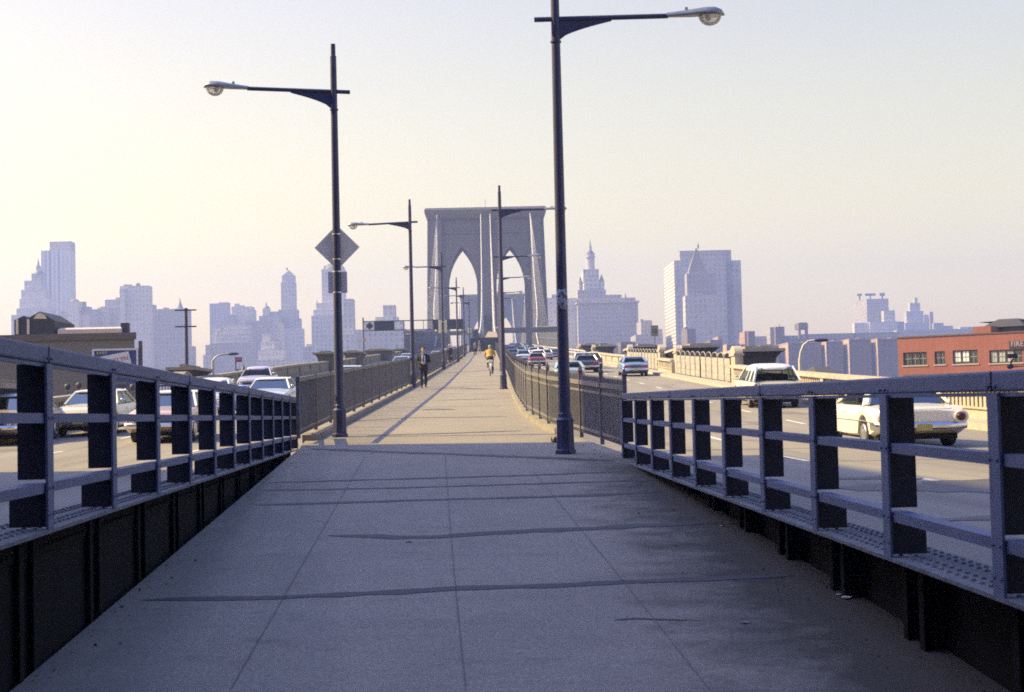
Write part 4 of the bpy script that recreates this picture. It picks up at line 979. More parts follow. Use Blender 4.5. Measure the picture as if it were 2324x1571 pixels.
# ---- right skyline
M_MUN = F_BL
building('great civic office with a tiered wedding-cake tower and a statue on top', 1250, [
    B(F, 'main_front', 300, 1030, 850, 0, 60, F_GR), B(F, 'left_wing', 128, 285, 800, 18, 50, F_LT), B(F, 'attic', 330, 1000, 800, 8, 45, F_GR), B(F, 'attic', 380, 830, 762, 12, 40, F_GR),
    B(F, 'roof_cornice', 285, 1050, 838, -2, 66, F_BL, 858), B(F, 'tower_base', 380, 560, 560, 16, 36, F_BL), B(F, 'tower_stage', 366, 555, 450, 18, 34, F_BL, 600), B(F, 'corner_mass', 300, 640, 700, 14, 30, F_GR)],
    extras=[X(F, 'cyl', 'drum', 456, 450, 300, 54, 22, F_BL), X(F, 'cyl', 'drum_cornice', 456, 305, 285, 60, 20, F_BL), X(F, 'cyl', 'upper_drum', 454, 290, 250, 54, 22, F_GR), X(F, 'dome', 'cupola', 453, 252, 215, 40, 24, M_COPP), X(F, 'cyl', 'lantern', 452, 225, 180, 19, 28, F_BL), X(F, 'cone', 'lantern_roof', 452, 182, 150, 22, 28, M_COPP),
            X(F, 'cone', 'statue', 451, 158, 78, 9, 29, M_COPP), X(F, 'cyl', 'turret', 334, 700, 620, 30, 16, F_BL), X(F, 'cone', 'turret_roof', 334, 622, 535, 30, 16, M_COPP), X(F, 'cyl', 'turret', 592, 700, 595, 34, 16, F_BL), X(F, 'cone', 'turret_roof', 592, 598, 508, 34, 16, M_COPP), X(F, 'cone', 'corner_finial', 880, 805, 735, 14, 8, M_COPP)])
building('pale office beside the civic office, right of the near bridge tower', 1300, [('body', 1240, 1284, 676, 0, 50, F_BL), ('roof_block', 1252, 1268, 668, 10, 20, F_GR)])
building('grey stepped block just right of the civic office', 1180, [B(F, 'body', 1065, 1200, 1070, 0, 35, F_GR), B(F, 'corner', 1060, 1095, 1055, 4, 12, F_GR), B(F, 'low_wing', 1195, 1325, 1178, -5, 35, F_GR), B(F, 'base_block', 1000, 1330, 1240, -12, 40, F_GR)])
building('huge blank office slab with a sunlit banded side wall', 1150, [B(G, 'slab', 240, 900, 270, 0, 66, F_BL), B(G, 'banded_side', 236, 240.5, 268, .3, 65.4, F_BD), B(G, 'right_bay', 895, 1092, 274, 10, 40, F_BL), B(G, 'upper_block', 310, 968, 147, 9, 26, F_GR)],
         extras=[])
building('courthouse tower with a tall gilded pyramid roof in front of the huge slab', 1090, [B(G, 'shaft', 400, 765, 440, 0, 12, F_GR), B(G, 'colonnade', 380, 790, 720, -3, 14, F_BL), B(G, 'upper_stage', 430, 680, 425, 3, 10, F_GR, 460)],
         extras=[X(G, 'pyr', 'pyramid_roof', 552, 430, 100, 122, 4, mat('gilded_roof', (.16, .15, .12), .6)), X(G, 'cyl', 'lantern', 548, 125, 75, 11, 22, M_COPP), X(G, 'cone', 'finial', 548, 78, 40, 6, 22, M_COPP)])
building('dark narrow block at the foot of the huge slab', 980, [B(G, 'body', 406, 516, 1150, 0, 30, F_BR), B(G, 'roof_hut', 380, 410, 1128, 10, 15, F_BR)])
building('small tan block with a sunlit roof hut right of the courthouse', 930, [B(G, 'body', 700, 860, 1290, 0, 25, F_BR), B(G, 'roof_hut', 800, 850, 1248, 5, 22, F_BF), B(G, 'roof_hut', 1140, 1195, 1180, 30, 20, F_BF), B(G, 'roof_hut', 1185, 1272, 1180, 25, 20, F_BR)])
# housing slabs (front face, with the sunlit end wall to its left)
HS = [(516, 844, 1362, G, 980), (912, 1198, 1350, G, 960)]
for i, (a, b, t, z, d) in enumerate(HS):
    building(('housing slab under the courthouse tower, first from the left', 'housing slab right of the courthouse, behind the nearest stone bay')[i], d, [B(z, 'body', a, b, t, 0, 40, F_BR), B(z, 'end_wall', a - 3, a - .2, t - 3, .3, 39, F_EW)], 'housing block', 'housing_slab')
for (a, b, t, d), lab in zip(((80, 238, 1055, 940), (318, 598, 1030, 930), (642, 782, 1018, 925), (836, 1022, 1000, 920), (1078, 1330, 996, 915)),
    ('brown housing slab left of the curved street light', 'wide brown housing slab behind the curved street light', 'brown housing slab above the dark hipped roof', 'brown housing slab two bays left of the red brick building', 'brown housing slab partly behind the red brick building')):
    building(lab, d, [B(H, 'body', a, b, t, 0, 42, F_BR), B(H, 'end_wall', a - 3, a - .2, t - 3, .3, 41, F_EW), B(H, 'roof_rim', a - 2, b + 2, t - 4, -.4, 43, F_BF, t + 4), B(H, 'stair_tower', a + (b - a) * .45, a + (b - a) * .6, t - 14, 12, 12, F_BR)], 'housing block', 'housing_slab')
building('long low bluish housing block behind the brown slabs', 1060, [B(H, 'body', -60, 420, 972, 0, 30, F_GR), B(H, 'body', 400, 880, 952, 4, 30, F_GR), B(H, 'body', 860, 1260, 942, 8, 30, F_GR)], 'housing block', 'housing_slab')
building('dark brick chimney block on the roofs right of the huge slab', 1040, [B(H, 'shaft', 208, 285, 893, 0, 18, F_BR), B(H, 'side_block', 162, 206, 897, 6, 18, F_GR)], extras=[X(H, 'cone', 'finial', 243, 893, 865, 6, 4, M_COPP)])
building('square rooftop tank house on legs', 1040, [B(H, 'house', 405, 486, 865, 0, 14, F_BR, 912), B(H, 'leg', 408, 424, 905, 0, 4, F_BR), B(H, 'leg', 468, 484, 905, 0, 4, F_BR), B(H, 'cap', 412, 478, 857, 2, 10, F_BR, 868)])
building('stepped office with sunlit left wall and roof lettering frame, far right', 1600, [B(H, 'front', 985, 1170, 655, 0, 60, F_GR), B(H, 'step', 1130, 1226, 755, -14, 50, F_BL), B(H, 'step', 1010, 1245, 850, -22, 50, F_LT), B(H, 'step', 880, 1050, 860, -20, 40, F_LT), B(H, 'step', 1225, 1305, 850, -10, 50, F_GR), B(H, 'roof_frame', 905, 945, 612, 20, 3, M_COPP, 632), B(H, 'roof_frame', 972, 1062, 610, 20, 3, M_COPP, 630), B(H, 'roof_frame', 1095, 1140, 606, 20, 3, M_COPP, 632), B(H, 'frame_leg', 920, 932, 630, 20, 3, M_COPP, 668), B(H, 'frame_leg', 1010, 1022, 630, 20, 3, M_COPP, 668), B(H, 'frame_leg', 1112, 1124, 630, 20, 3, M_COPP, 668)])
building('narrow stepped tower with a bright left wall, far right', 1700, [B(H, 'shaft', 1392, 1418, 645, 0, 30, F_BL), B(H, 'step', 1352, 1440, 690, -4, 40, F_BL), B(H, 'step', 1322, 1468, 760, -8, 50, F_BL), B(H, 'step', 1310, 1510, 860, -14, 60, F_BL), B(H, 'side_tower', 1522, 1550, 765, 10, 20, F_GR), B(H, 'side_tower', 1470, 1530, 790, 14, 20, F_LT), B(H, 'low_wing', 1560, 1640, 860, 0, 40, F_GR), B(H, 'low_wing', 1640, 1720, 885, 4, 40, F_GR)])
building('flat row of distant roofs left of the red brick building', 1400, [B(H, 'body', 1240, 1900, 915, 0, 50, F_GR), B(H, 'body', 1780, 1850, 895, 5, 30, F_BL), B(H, 'body', 1840, 2300, 890, 8, 40, F_GR)])
building('low reddish houses at the foot of the civic office', 760, [B(F, 'body', 560, 660, 1345, 0, 25, F_BR), B(F, 'body', 660, 720, 1370, 4, 20, F_BF), B(F, 'body', 720, 790, 1385, -5, 12, F_BF), B(F, 'body', 820, 1000, 1330, 8, 25, F_BR), B(F, 'body', 1000, 1500, 1400, -10, 25, F_BR)], 'house', 'house_row')

# ---- red brick building on the near right
M_RED = brick('red_brick', (.35, .115, .085), (.30, .095, .07), (.32, .17, .13), .24, .09)
M_BROWN = brick('brown_brick', (.195, .175, .155), (.165, .15, .135), (.18, .165, .145), .24, .09)
M_FRAME = mat('dark_window_frame', (.05, .055, .06), .6)
M_SASH = mat('grey_sash', (.25, .26, .26), .6)
M_PANE = mat('dusky_pane', (.05, .06, .065), .12, spec=.8)
M_GLARE = mat('white_pane_glare', (.85, .85, .80), .7)
J = zf(2600, 920, 5.81)
pa, pb = J(170, 415), J(2260, 315)
Pa = P(*pa, 150); db = (Pa.z - EZ) / ((P(pb[0], pb[1], 1).z - EZ)); Pb = P(*pb, db)
root = empty('red_brick_building', (Pa.x, Pa.y, HZ)); tag(root, 'salmon red brick building with dark windows at the right edge', 'building')
O = root.location; dv = (Pb - Pa); dv.z = 0; LW = dv.length; dv.normalize(); nv = Vector((dv.y, -dv.x, 0)); nv = nv if nv.y < 0 else -nv
WT = Pa.z - HZ
def wl(zx, zy):
    """photo point on that wall -> distance along it, height above ground"""
    x, y = J(zx, zy); d1 = P(x, y, 1) - Vector((0, 0, EZ)); k = (Pa - Vector((0, 0, EZ))).dot(nv) / d1.dot(nv); q = Vector((0, 0, EZ)) + d1 * k
    return (q - Pa).dot(dv), q.z - HZ
V = lambda u, n, z: dv * u + nv * n + Vector((0, 0, z))
def wbox(mb, u0, u1, n0, n1, z0, z1, mi=0):
    return mb.box8([V(u0, n0, z0), V(u1, n0, z0), V(u1, n1, z0), V(u0, n1, z0), V(u0, n0, z1), V(u1, n0, z1), V(u1, n1, z1), V(u0, n1, z1)], mi)
wins = []
for x0, x1, y0, y1, nb in ((265, 675, 660, 865, 3), (800, 985, 640, 855, 2), (1110, 1540, 625, 840, 3), (1730, 2300, 622, 822, 4)):
    a = wl(x0, y0); b = wl(x1, y1); wins.append((a[0], b[0], b[1], a[1], nb))
LT = LW + 14
mb = MB(); zs = sorted({-1, WT}); us = [0]
for u0, u1, z0, z1, n in wins: us += [u0, u1]
us.append(LT); zlo = min(w[2] for w in wins); zhi = max(w[3] for w in wins)
for k in range(len(us) - 1):
    if k % 2 == 0: wbox(mb, us[k], us[k + 1], 0, -.4, -1, WT)
    else:
        u0, u1, z0, z1, n = wins[k // 2]; wbox(mb, u0, u1, 0, -.4, -1, z0); wbox(mb, u0, u1, 0, -.4, z1, WT)
wbox(mb, 0, .4, -.4, -16, -1, WT); wbox(mb, .4, LT, -15.6, -16, -1, WT); wbox(mb, LT - .4, LT, -.4, -15.6, -1, WT)
mb.build('wall', M_RED, root)
mb = MB(); wbox(mb, .4, LT - .4, -.4, -15.6, WT - .5, WT - .3); mb.build('roof', M_ROOFD, root)
mb = MB(); wbox(mb, -.06, LT, .07, -.46, WT + .002, WT + .13); mb.build('coping', mat('dark_coping', (.12, .09, .085), .8), root)
mb = MB(); za = wl(265, 1035)[1]; wbox(mb, wl(265, 1035)[0], LT, .05, .001, za - .15, za); mb.build('string_course', mat('dark_coping', (.12, .09, .085)), root)
for wi, (u0, u1, z0, z1, n) in enumerate(wins):
    mb = MB(); f = .09
    for a in ((u0, u0 + f, z0, z1), (u1 - f, u1, z0, z1), (u0 + f, u1 - f, z0, z0 + f), (u0 + f, u1 - f, z1 - f, z1)): wbox(mb, a[0], a[1], -.10, -.2, a[2], a[3])
    st = (u1 - u0) / n
    for k in range(1, n): wbox(mb, u0 + st * k - .05, u0 + st * k + .05, -.10, -.2, z0 + f, z1 - f)
    fr = mb.build('window', M_FRAME, root)
    for k in range(n):
        a, b = u0 + st * k + (.09 if k == 0 else .05), u0 + st * (k + 1) - (.09 if k == n - 1 else .05)
        mb = MB(); wbox(mb, a, b, -.175, -.19, z0 + f, z1 - f); mb.build('pane', M_PANE, fr)
        mb = MB(); zm = (z0 + z1) / 2; wbox(mb, a, b, -.13, -.174, zm - .04, zm + .04); wbox(mb, (a + b) / 2 - .025, (a + b) / 2 + .025, -.13, -.172, z0 + f, z1 - f)
        mb.build('sash_bar', M_SASH, fr)
        if wi == 2 and k < 2 or wi == 3 and k < 3:
            mb = MB(); zb_ = z0 + f + (z1 - z0) * (.1 if wi == 2 else .02); wbox(mb, a + .06, b - .06, -.150, -.171, zb_, z1 - f - .05); mb.build('pane_sheet', M_GLARE if wi == 2 else mat('grey_blind', (.45, .45, .40), .7), fr)  # white sheets paint the bright reflections in the third window's panes
    mb = MB(); wbox(mb, u0 - .1, u1 + .1, .06, -.25, z0 - .12, z0 - .002); mb.build('sill', mat('pale_sill', (.45, .38, .32), .8), root)
a, b = wl(1475, 345), wl(1745, 232); mb = MB(); wbox(mb, a[0] - 1.2, b[0] - 1.0, -3, -6, WT - .4, b[1] + .3); mb.build('penthouse', M_RED, root)
a, b = wl(1560, 320), wl(2215, 200); z1 = wl(1700, 150)[1] + .6
mb = MB(); wbox(mb, a[0] - 1.2, b[0] - 1.4, -5.2, -12, WT - .4, b[1] + .2); mb.build('monitor_wall', mat('dark_brick', (.10, .06, .055), .9, var=.2, scale=2), root)
mb = MB(); ua, ub, na, nb_ = a[0] - 1.6, b[0] - 1.0, -4.9, -12.4; um = wl(1980, 100)
mb.loft([[V(ua, na, b[1] + .202), V(ub, na, b[1] + .202), V(ub, nb_, b[1] + .202), V(ua, nb_, b[1] + .202)], [V(ua + 1.2, na - 1.6, z1), V(ub - 1.2, na - 1.6, z1), V(ub - 1.2, nb_ + 1.6, z1), V(ua + 1.2, nb_ + 1.6, z1)]]); mb.build('hipped_roof', M_ROOFD, root)
mb = MB(); uc = um[0] - 2.6; zt_ = um[1] + .35; mb.loft([[V(uc - 2.2, -6.5, z1 - .2), V(uc + 2.2, -6.5, z1 - .2), V(uc + 2.2, -10.5, z1 - .2), V(uc - 2.2, -10.5, z1 - .2)], [V(uc - .6, -8, zt_), V(uc + .6, -8, zt_), V(uc + .6, -9, zt_), V(uc - .6, -9, zt_)]]); mb.build('lantern_roof', M_ROOFD, root)
# its board: FIRE ...
a, b = wl(2080, 610), wl(2330, 455)
sg_ = empty('fire_sign', O + V(a[0], 0, a[1])); tag(sg_, 'dark red board lettered FIRE on the red brick wall', 'sign')
wbm = (b[0] - a[0]) + 1.1; hbm = b[1] - a[1]; M4 = Matrix(((dv.x, -nv.x, 0, 0), (dv.y, -nv.y, 0, 0), (0, 0, 1, 0), (0, 0, 0, 1)))
mb = MB(); mb.box8([M4 @ Vector(p) for p in ((0, -.1, 0), (wbm, -.1, 0), (wbm, -.02, 0), (0, -.02, 0), (0, -.1, hbm), (wbm, -.1, hbm), (wbm, -.02, hbm), (0, -.02, hbm))]); mb.build('board', mat('maroon_board', (.045, .02, .025), .7), sg_)
M_LET = mat('dull_lettering', (.36, .34, .36), .7)
text_mesh('lettering', 'FIRE', .66, M_LET, sg_, M4 @ Matrix.Translation((.14, -.115, hbm * .62)), align='LEFT')
# black floodlight on a bracket near that wall
q = P(*J(2090, 890), 120); fl = empty('floodlight', (q.x, q.y, q.z)); tag(fl, 'black floodlight on a bracket in front of the red brick wall', 'floodlight')
mb = MB(); mb.tube([(0, 0, 0), (.1, 0, .35), (.25, 0, .55)], .07, n=8); mb.ball((0, 0, -.02), (.28, .2, .2), 10, 7); mb.build('bracket', M_BLK, fl, 40)
mb = MB(); mb.box((.15, 0, .78), (.75, .5, .34)); mb.build('lamp_housing', M_BLK, fl)
mb = MB(); mb.tube([(.1, 0, -.05), (1.6, 0, 0), (1.9, .1, -9)], .06, n=8); mb.build('arm', M_BLK, fl, 40)

# ---- brown building on the left
q0, q1 = P(-40, 757, 96), P(305, 757, 96); ztl = P(200, 757, 96).z
root = empty('brown_brick_building', (q1.x, q1.y, HZ)); tag(root, 'large windowless brown brick building behind the left railing', 'building'); O = root.location
LX = lambda px, d=96: P(px, 757, d).x - O.x
LZ = lambda px, py, d=96: P(px, py, d).z - HZ
mb = MB(); mb.box8([(LX(-40) - 20, 0, -1), (0, 0, -1), (-9, 26, -1), (LX(-40) - 20, 26, -1), (LX(-40) - 20, 0, LZ(200, 772)), (0, 0, LZ(200, 772)), (-9, 26, LZ(200, 772)), (LX(-40) - 20, 26, LZ(200, 772))]); mb.build('wall', M_BROWN, root)
mb = MB(); zc0, zc1 = LZ(200, 772) + .002, LZ(200, 757); mb.box8([(LX(-40) - 20, -.15, zc0), (.15, -.15, zc0), (-8.85, 26, zc0), (LX(-40) - 20, 26, zc0), (LX(-40) - 20, -.15, zc1), (.15, -.15, zc1), (-8.85, 26, zc1), (LX(-40) - 20, 26, zc1)]); mb.build('parapet_band', mat('dark_parapet', (.12, .10, .085), .9, var=.2, scale=1), root)
M_LANT = mat('rooflight_sheet', (.035, .035, .045), .7, var=.3, scale=1)
D2 = 104
z0 = zc1 - .3; xa, xb, xm = LX(34, D2), LX(125, D2), LX(92, D2)
pent = MB(); ze = LZ(125, 728, D2); pent.prism([(xa, z0), (xb, z0), (xb, ze), (LX(92, D2), LZ(92, 707, D2)), (LX(66, D2), LZ(66, 722, D2)), (LX(55, D2), LZ(55, 717, D2)), (LX(36, D2), LZ(36, 726, D2)), (xa, LZ(36, 727, D2))], lambda u, v: (u, 8, v), lambda u, v: (u, 13, v)); pe = pent.build('roof_lantern', M_LANT, root)
mb = MB(); mb.prism([(LX(78, D2), LZ(78, 724, D2)), (LX(109, D2), LZ(109, 724, D2)), (LX(102, D2), LZ(102, 714, D2)), (LX(92, D2), LZ(92, 710, D2)), (LX(84, D2), LZ(84, 715, D2))], lambda u, v: (u, 7.93, v), lambda u, v: (u, 7.98, v)); mb.build('lit_glazing', mat('sunlit_pane', (.62, .55, .38), .5), pe)  # sunlight on these panes is put into their cream colour
for px in (41, 66): 
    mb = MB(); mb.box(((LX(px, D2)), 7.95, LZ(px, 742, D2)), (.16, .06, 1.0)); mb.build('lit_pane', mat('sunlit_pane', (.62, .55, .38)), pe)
mb = MB(); mb.prism([(0, z0), (1.4, z0), (1.4, LZ(160, 743, D2)), (.7, LZ(160, 743, D2)), (0, LZ(160, 748, D2))], lambda u, v: (LX(132, D2) + u * 0, 8 + u, v), lambda u, v: (LX(275, D2), 8 + u, v)); mb.build('long_skylight', mat('sky_glazing', (.60, .50, .42), .5, var=.2, scale=1.5), root)
mb = MB(); mb.box((LX(280, D2), 8.6, LZ(280, 746, D2)), (.5, .5, .8)); mb.build('roof_stack', M_LANT, root)
# billboard
ZB = zf(240, 1000, 6.4556)
bl, br = ZB(205, 150), ZB(1070, 140); dB = 76.0; a, b = P(*bl, dB), P(*br, dB); top = a.z; bot = P(bl[0], 880, dB).z
root = empty('billboard', (b.x, b.y, HZ)); tag(root, 'blue billboard with a tilted white card and red lettering behind the left railing', 'billboard'); O = root.location
w_ = b.x - a.x; M_BLUE = mat('billboard_blue', (.045, .065, .20), .6); M_WHT = mat('billboard_white', (.62, .64, .66), .7)
mb = MB(); mb.box((-w_ / 2, 0, (top + bot) / 2 - HZ), (w_, .1, top - bot)); mb.build('panel', M_BLUE, root)
mb = MB(); t = .09
for c, s_ in (((-w_ / 2, -.07, top - HZ - t / 2), (w_, .05, t)), ((-w_ + t / 2, -.07, (top + bot) / 2 - HZ - t / 2), (t, .05, top - bot - t)), ((-t / 2, -.07, (top + bot) / 2 - HZ - t / 2), (t, .05, top - bot - t))): mb.box(c, s_)
mb.build('frame', M_WHT, root)
BX = lambda zx, zy: (P(*ZB(zx, zy), dB).x - O.x, P(*ZB(zx, zy), dB).z - HZ)
card = [BX(430, 282), BX(885, 190), BX(985, 560), BX(985, 600), BX(610, 715), BX(300, 780), BX(230, 330)]
mb = MB(); mb.prism(card, lambda u, v: (u, -.075, v), lambda u, v: (u, -.055, v)); mb.build('white_card', M_WHT, root)
c = BX(880, 318); sl_ = math.atan2(BX(885, 190)[1] - BX(430, 282)[1], BX(885, 190)[0] - BX(430, 282)[0])
text_mesh('lettering', 'BROOKLYN', .30, mat('poster_red', (.45, .03, .05), .7), root, Matrix.Translation((c[0] + .02, -.083, c[1])) @ Matrix.Rotation(-sl_, 4, 'Y'), align='RIGHT')
M_YG = mat('poster_yellow_green', (.32, .36, .12), .7)
c = BX(870, 785); text_mesh('lettering', 'SAVINGS', .17, M_YG, root, Matrix.Translation((c[0], -.06, c[1])), align='RIGHT')
for k in range(4):
    c = BX(305 + 52 * k, 222 - 3 * k); mb = MB(); mb.box((c[0], -.058, c[1]), (.085, .012, .13)); mb.build('colour_mark', M_YG, root)
mb = MB(); mb.box((.09, .05, (top - HZ) / 2 + .1), (.16, .16, top - HZ + .5)); mb.build('post', M_GANT, root)
mb = MB(); mb.box((-w_ + .1, .12, (bot - HZ) / 2), (.12, .12, bot - HZ + .2)); mb.build('post', M_GANT, root)
# fence with hooded lamps in front of it
q = P(330, 940, 66); root = empty('iron_gate', (P(415, 900, 66).x, q.y, zl(66))); tag(root, 'dark blue iron gate in the gap of the left parapet', 'gate')
wq = P(240, 900, 66).x - P(415, 900, 66).x; mb = MB()
n = 26
for k in range(n + 1): mb.tube([(wq * k / n, 0, 0), (wq * k / n, 0, 1.35)], .02, n=5)
mb.build('bars' if False else 'picket_panel', M_IRON_D, root)
for z in (.15, 1.2):
    mb = MB(); mb.bar((0, 0, z), (wq, 0, z), .05, .07); mb.build('gate_rail', M_IRON_D, root)
for px in (262, 301):
    q = P(px, 884, 64); root = empty('ball_lamp', (q.x, q.y, zl(64))); tag(root, f'small dark ball lamp on a post by the blue billboard, {"left" if px < 280 else "right"} one of two', 'lamp', 'ball lamps by the billboard')
    mb = MB(); mb.tube([(0, 0, 0), (0, 0, q.z - root.location.z)], .035, n=6); mb.build('post', M_IRON_D, root); mb = MB(); mb.ball((0, 0, q.z - root.location.z + .1), .13, 10, 8); mb.build('ball', M_IRON_D, root, 60)
for px, py in ((153, 880), (179, 877)):
    q = P(px, py, 72); root = empty('ball_lamp', (q.x, q.y, zl(72))); tag(root, f'small dark ball lamp seen above the cream car roof, {"left" if px < 160 else "right"} one of two', 'lamp', 'ball lamps above the cream car')
    mb = MB(); mb.tube([(0, 0, 0), (0, 0, q.z - root.location.z)], .035, n=6); mb.build('post', M_IRON_D, root); mb = MB(); mb.ball((0, 0, q.z - root.location.z + .05), .14, 10, 8); mb.build('ball', M_IRON_D, root, 60)
# utility pole, street lights, small signs beyond the left parapet
q = P(424, 840, 84); zt = P(421, 699, 84).z; root = empty('utility_pole', (q.x, q.y, HZ)); tag(root, 'dark utility pole with two crossarms', 'utility pole')
mb = MB(); mb.tube([(0, 0, 0), (0, 0, zt - HZ)], [.14, .085], n=10); mb.build('pole', M_LAMP, root, 40)
for py in (704, 741.5):
    z = P(423, py, 84).z - HZ; mb = MB(); mb.bar((-.57, -.1, z), (.57, -.1, z), .09, .07); mb.build('crossarm', M_LAMP, root)
M_GAL = mat('galvanised_grey', (.30, .31, .33), .5, metal=.4)
def gooseneck(px0, pts, d, label, mt, head):
    q = P(px0, 860, d); root = empty('street_light', (q.x, q.y, HZ)); tag(root, label, 'street light')
    path = [(0, 0, 0)] + [tuple(P(x, y, d) - Vector((q.x, q.y, HZ))) for x, y in pts]
    path = [(p[0], 0, p[2]) for p in path]
    mb = MB(); mb.tube(path, [.1, .08] + [.05] * (len(path) - 2), n=8); mb.build('pole', mt, root, 60)
    e = path[-1]; s_ = head; mb = MB(); mb.ball((e[0] + s_ * .3, 0, e[2]), (.38, .13, .09), 10, 6); mb.build('lantern', M_LAMP, root, 60)
Z3 = zf(560, 960, 4.8417)
gooseneck(Z3(305, 700)[0], [Z3(304, 480), Z3(325, 440), Z3(370, 400), Z3(440, 382), Z3(520, 374)], 92, 'thin grey street light with a curved arm beyond the left parapet', M_GAL, .9)
gooseneck(H(420, 1270)[0], [H(418, 1180), H(425, 1110), H(448, 1050), H(490, 1016), H(545, 1008)], 74, 'curved sunlit street light before the brown housing slabs', mat('pale_pole', (.55, .50, .42), .5), 1.0)
q = P(*Z3(634, 640), 100); root = empty('traffic_sign', (q.x, q.y, HZ)); tag(root, 'small red sign on a thin pole above the left parapet', 'sign')
zt = P(*Z3(670, 455), 100).z - HZ; mb = MB(); mb.tube([(0, 0, 0), (0, 0, zt + .2)], .04, n=6); mb.build('pole', M_GANT, root); mb = MB(); mb.box((.2, -.06, zt), (.45, .03, .30)); mb.build('board', mat('faded_red', (.24, .06, .075), .6), root)
mb = MB(); mb.box((.2, -.08, zt + .02), (.3, .006, .06)); mb.build('pale_band', mat('pale_stroke', (.34, .3, .32), .7), root)
q = P(*Z3(658, 650), 99); root = empty('horn_lamp', (q.x, q.y, HZ)); tag(root, 'small dark horn-shaped lamp on a bent post above the left parapet', 'lamp')
zt = P(*Z3(660, 590), 99).z - HZ; mb = MB(); mb.tube([(0, 0, 0), (0, 0, zt), (.35, 0, zt + .02)], .07, n=8); mb.build('post', M_GANT, root, 40); mb = MB(); mb.loft([[(.38 + r * math.cos(a), r * math.sin(a), zt + z) for a in (2 * math.pi * j / 10 for j in range(10))] for r, z in ((.02, .32), (.05, .15), (.18, -.02), (.2, -.06))]); mb.build('horn', M_GANT, root, 50)
# hipped dark roof behind the right parapet
a, b, t = P(*H(560, 1285), 88), P(*H(790, 1300), 88), P(*H(675, 1228), 90)
root = empty('roof_pavilion', ((a.x + b.x) / 2, a.y + 3, HZ)); tag(root, 'dark hipped roof showing above the right parapet', 'pavilion'); O = root.location
mb = MB(); hx = (b.x - a.x) / 2; ze = a.z - HZ - .1; R4 = lambda e, z, ey=3: [(-e, -ey, z), (e, -ey, z), (e, ey, z), (-e, ey, z)]
mb.loft([R4(hx, ze), R4(.35, t.z - HZ, .3)]); mb.build('roof', M_ROOFD, root)
mb = MB(); mb.loft([R4(hx - .3, -1, 2.6), R4(hx - .3, ze - .005, 2.6)]); mb.build('wall', M_BROWN, root)
# the unseen building outside the frame whose shadow lies over the near walkway
def shade_building():
    xe, ye = -26.0, 34.3; root = empty('unseen_shade_building', (xe, ye, HZ)); tag(root, 'unseen building beside the near left road, shading the near walkway', 'building')
    mb = MB(); mb.box8([(-34, -100, -1), (0, -100, -1), (0, 0, -1), (-34, 0, -1), (-34, -100, 34), (0, -100, 34), (0, 0, 34), (-34, 0, 34)])
    mb.build('wall', facade('shade_building_brick', (.22, .16, .12), (.06, .065, .07), 4.5, 4.2, .45, .5), root)
    mb = MB(); mb.box8([(-34.2, -100.2, 34.002), (.2, -100.2, 34.002), (.2, .2, 34.002), (-34.2, .2, 34.002), (-34.2, -100.2, 35), (.2, -100.2, 35), (.2, .2, 35), (-34.2, .2, 35)]); mb.build('roof', M_ROOFD, root)
shade_building()
root = empty('unseen_shade_block', (0, -14, EZ)); tag(root, 'added unseen block behind the viewer, darkening the foreground', 'building')  # unseen hall and overhang added to cut skylight on the foreground
mb = MB(); mb.box((6, -16, 8), (70, 28, 34)); mb.build('wall', M_BROWN, root)
mb = MB(); mb.box((6, -16, 25.3), (72, 30, .6)); mb.build('roof', M_ROOFD, root)
mb = MB(); mb.box((0, 5.8, 3.3), (26, 14, .4)); mb.build('unseen_shade_slab', M_ROOFD, root)

# ================================================================== CARS OF THE SIXTIES
M_TYRE = mat('tyre_rubber', (.018, .018, .02), .85)
M_CHROME = mat('chrome', (.75, .75, .77), .18, metal=1.0)
M_HUB = mat('hubcap', (.55, .55, .57), .3, metal=.9)
M_UNDER = mat('car_underside', (.012, .012, .013), .9)
M_SEAT = mat('car_seat', (.06, .05, .05), .8)
M_CGLASS = glass_mat('car_glass', (.42, .47, .48), .05, .16, (.26, .28, .26))
M_RLENS = mat('red_lens', (.30, .015, .015), .25, spec=.8); M_OLENS = mat('orange_lens', (.85, .14, .03), .3, spec=.8)
M_HLENS = mat('headlamp_lens', (.75, .75, .70), .1, metal=.5)
M_PLATEL = mat('number_plate', (.45, .40, .12), .6); M_GRILLE = mat('grille', (.10, .10, .11), .35, metal=.8)
def paint(nm, c): return mat('paint_' + nm, c, .32, var=.06, scale=2, coat=.6, spec=.5)
STY = {  # windscreen base/top, rear window top/base (along y, front +), roof height
    'sedan': (.95, .30, -1.05, -1.60, 1.42), 'coupe': (.80, .15, -.80, -1.75, 1.37), 'wagon': (.95, .35, -2.20, -2.42, 1.52), 'hardtop': (.90, .20, -.95, -1.40, 1.38), 'round': (.80, .25, -1.0, -1.65, 1.50), 'van': (.95, .30, -1.95, -2.36, 1.54)}
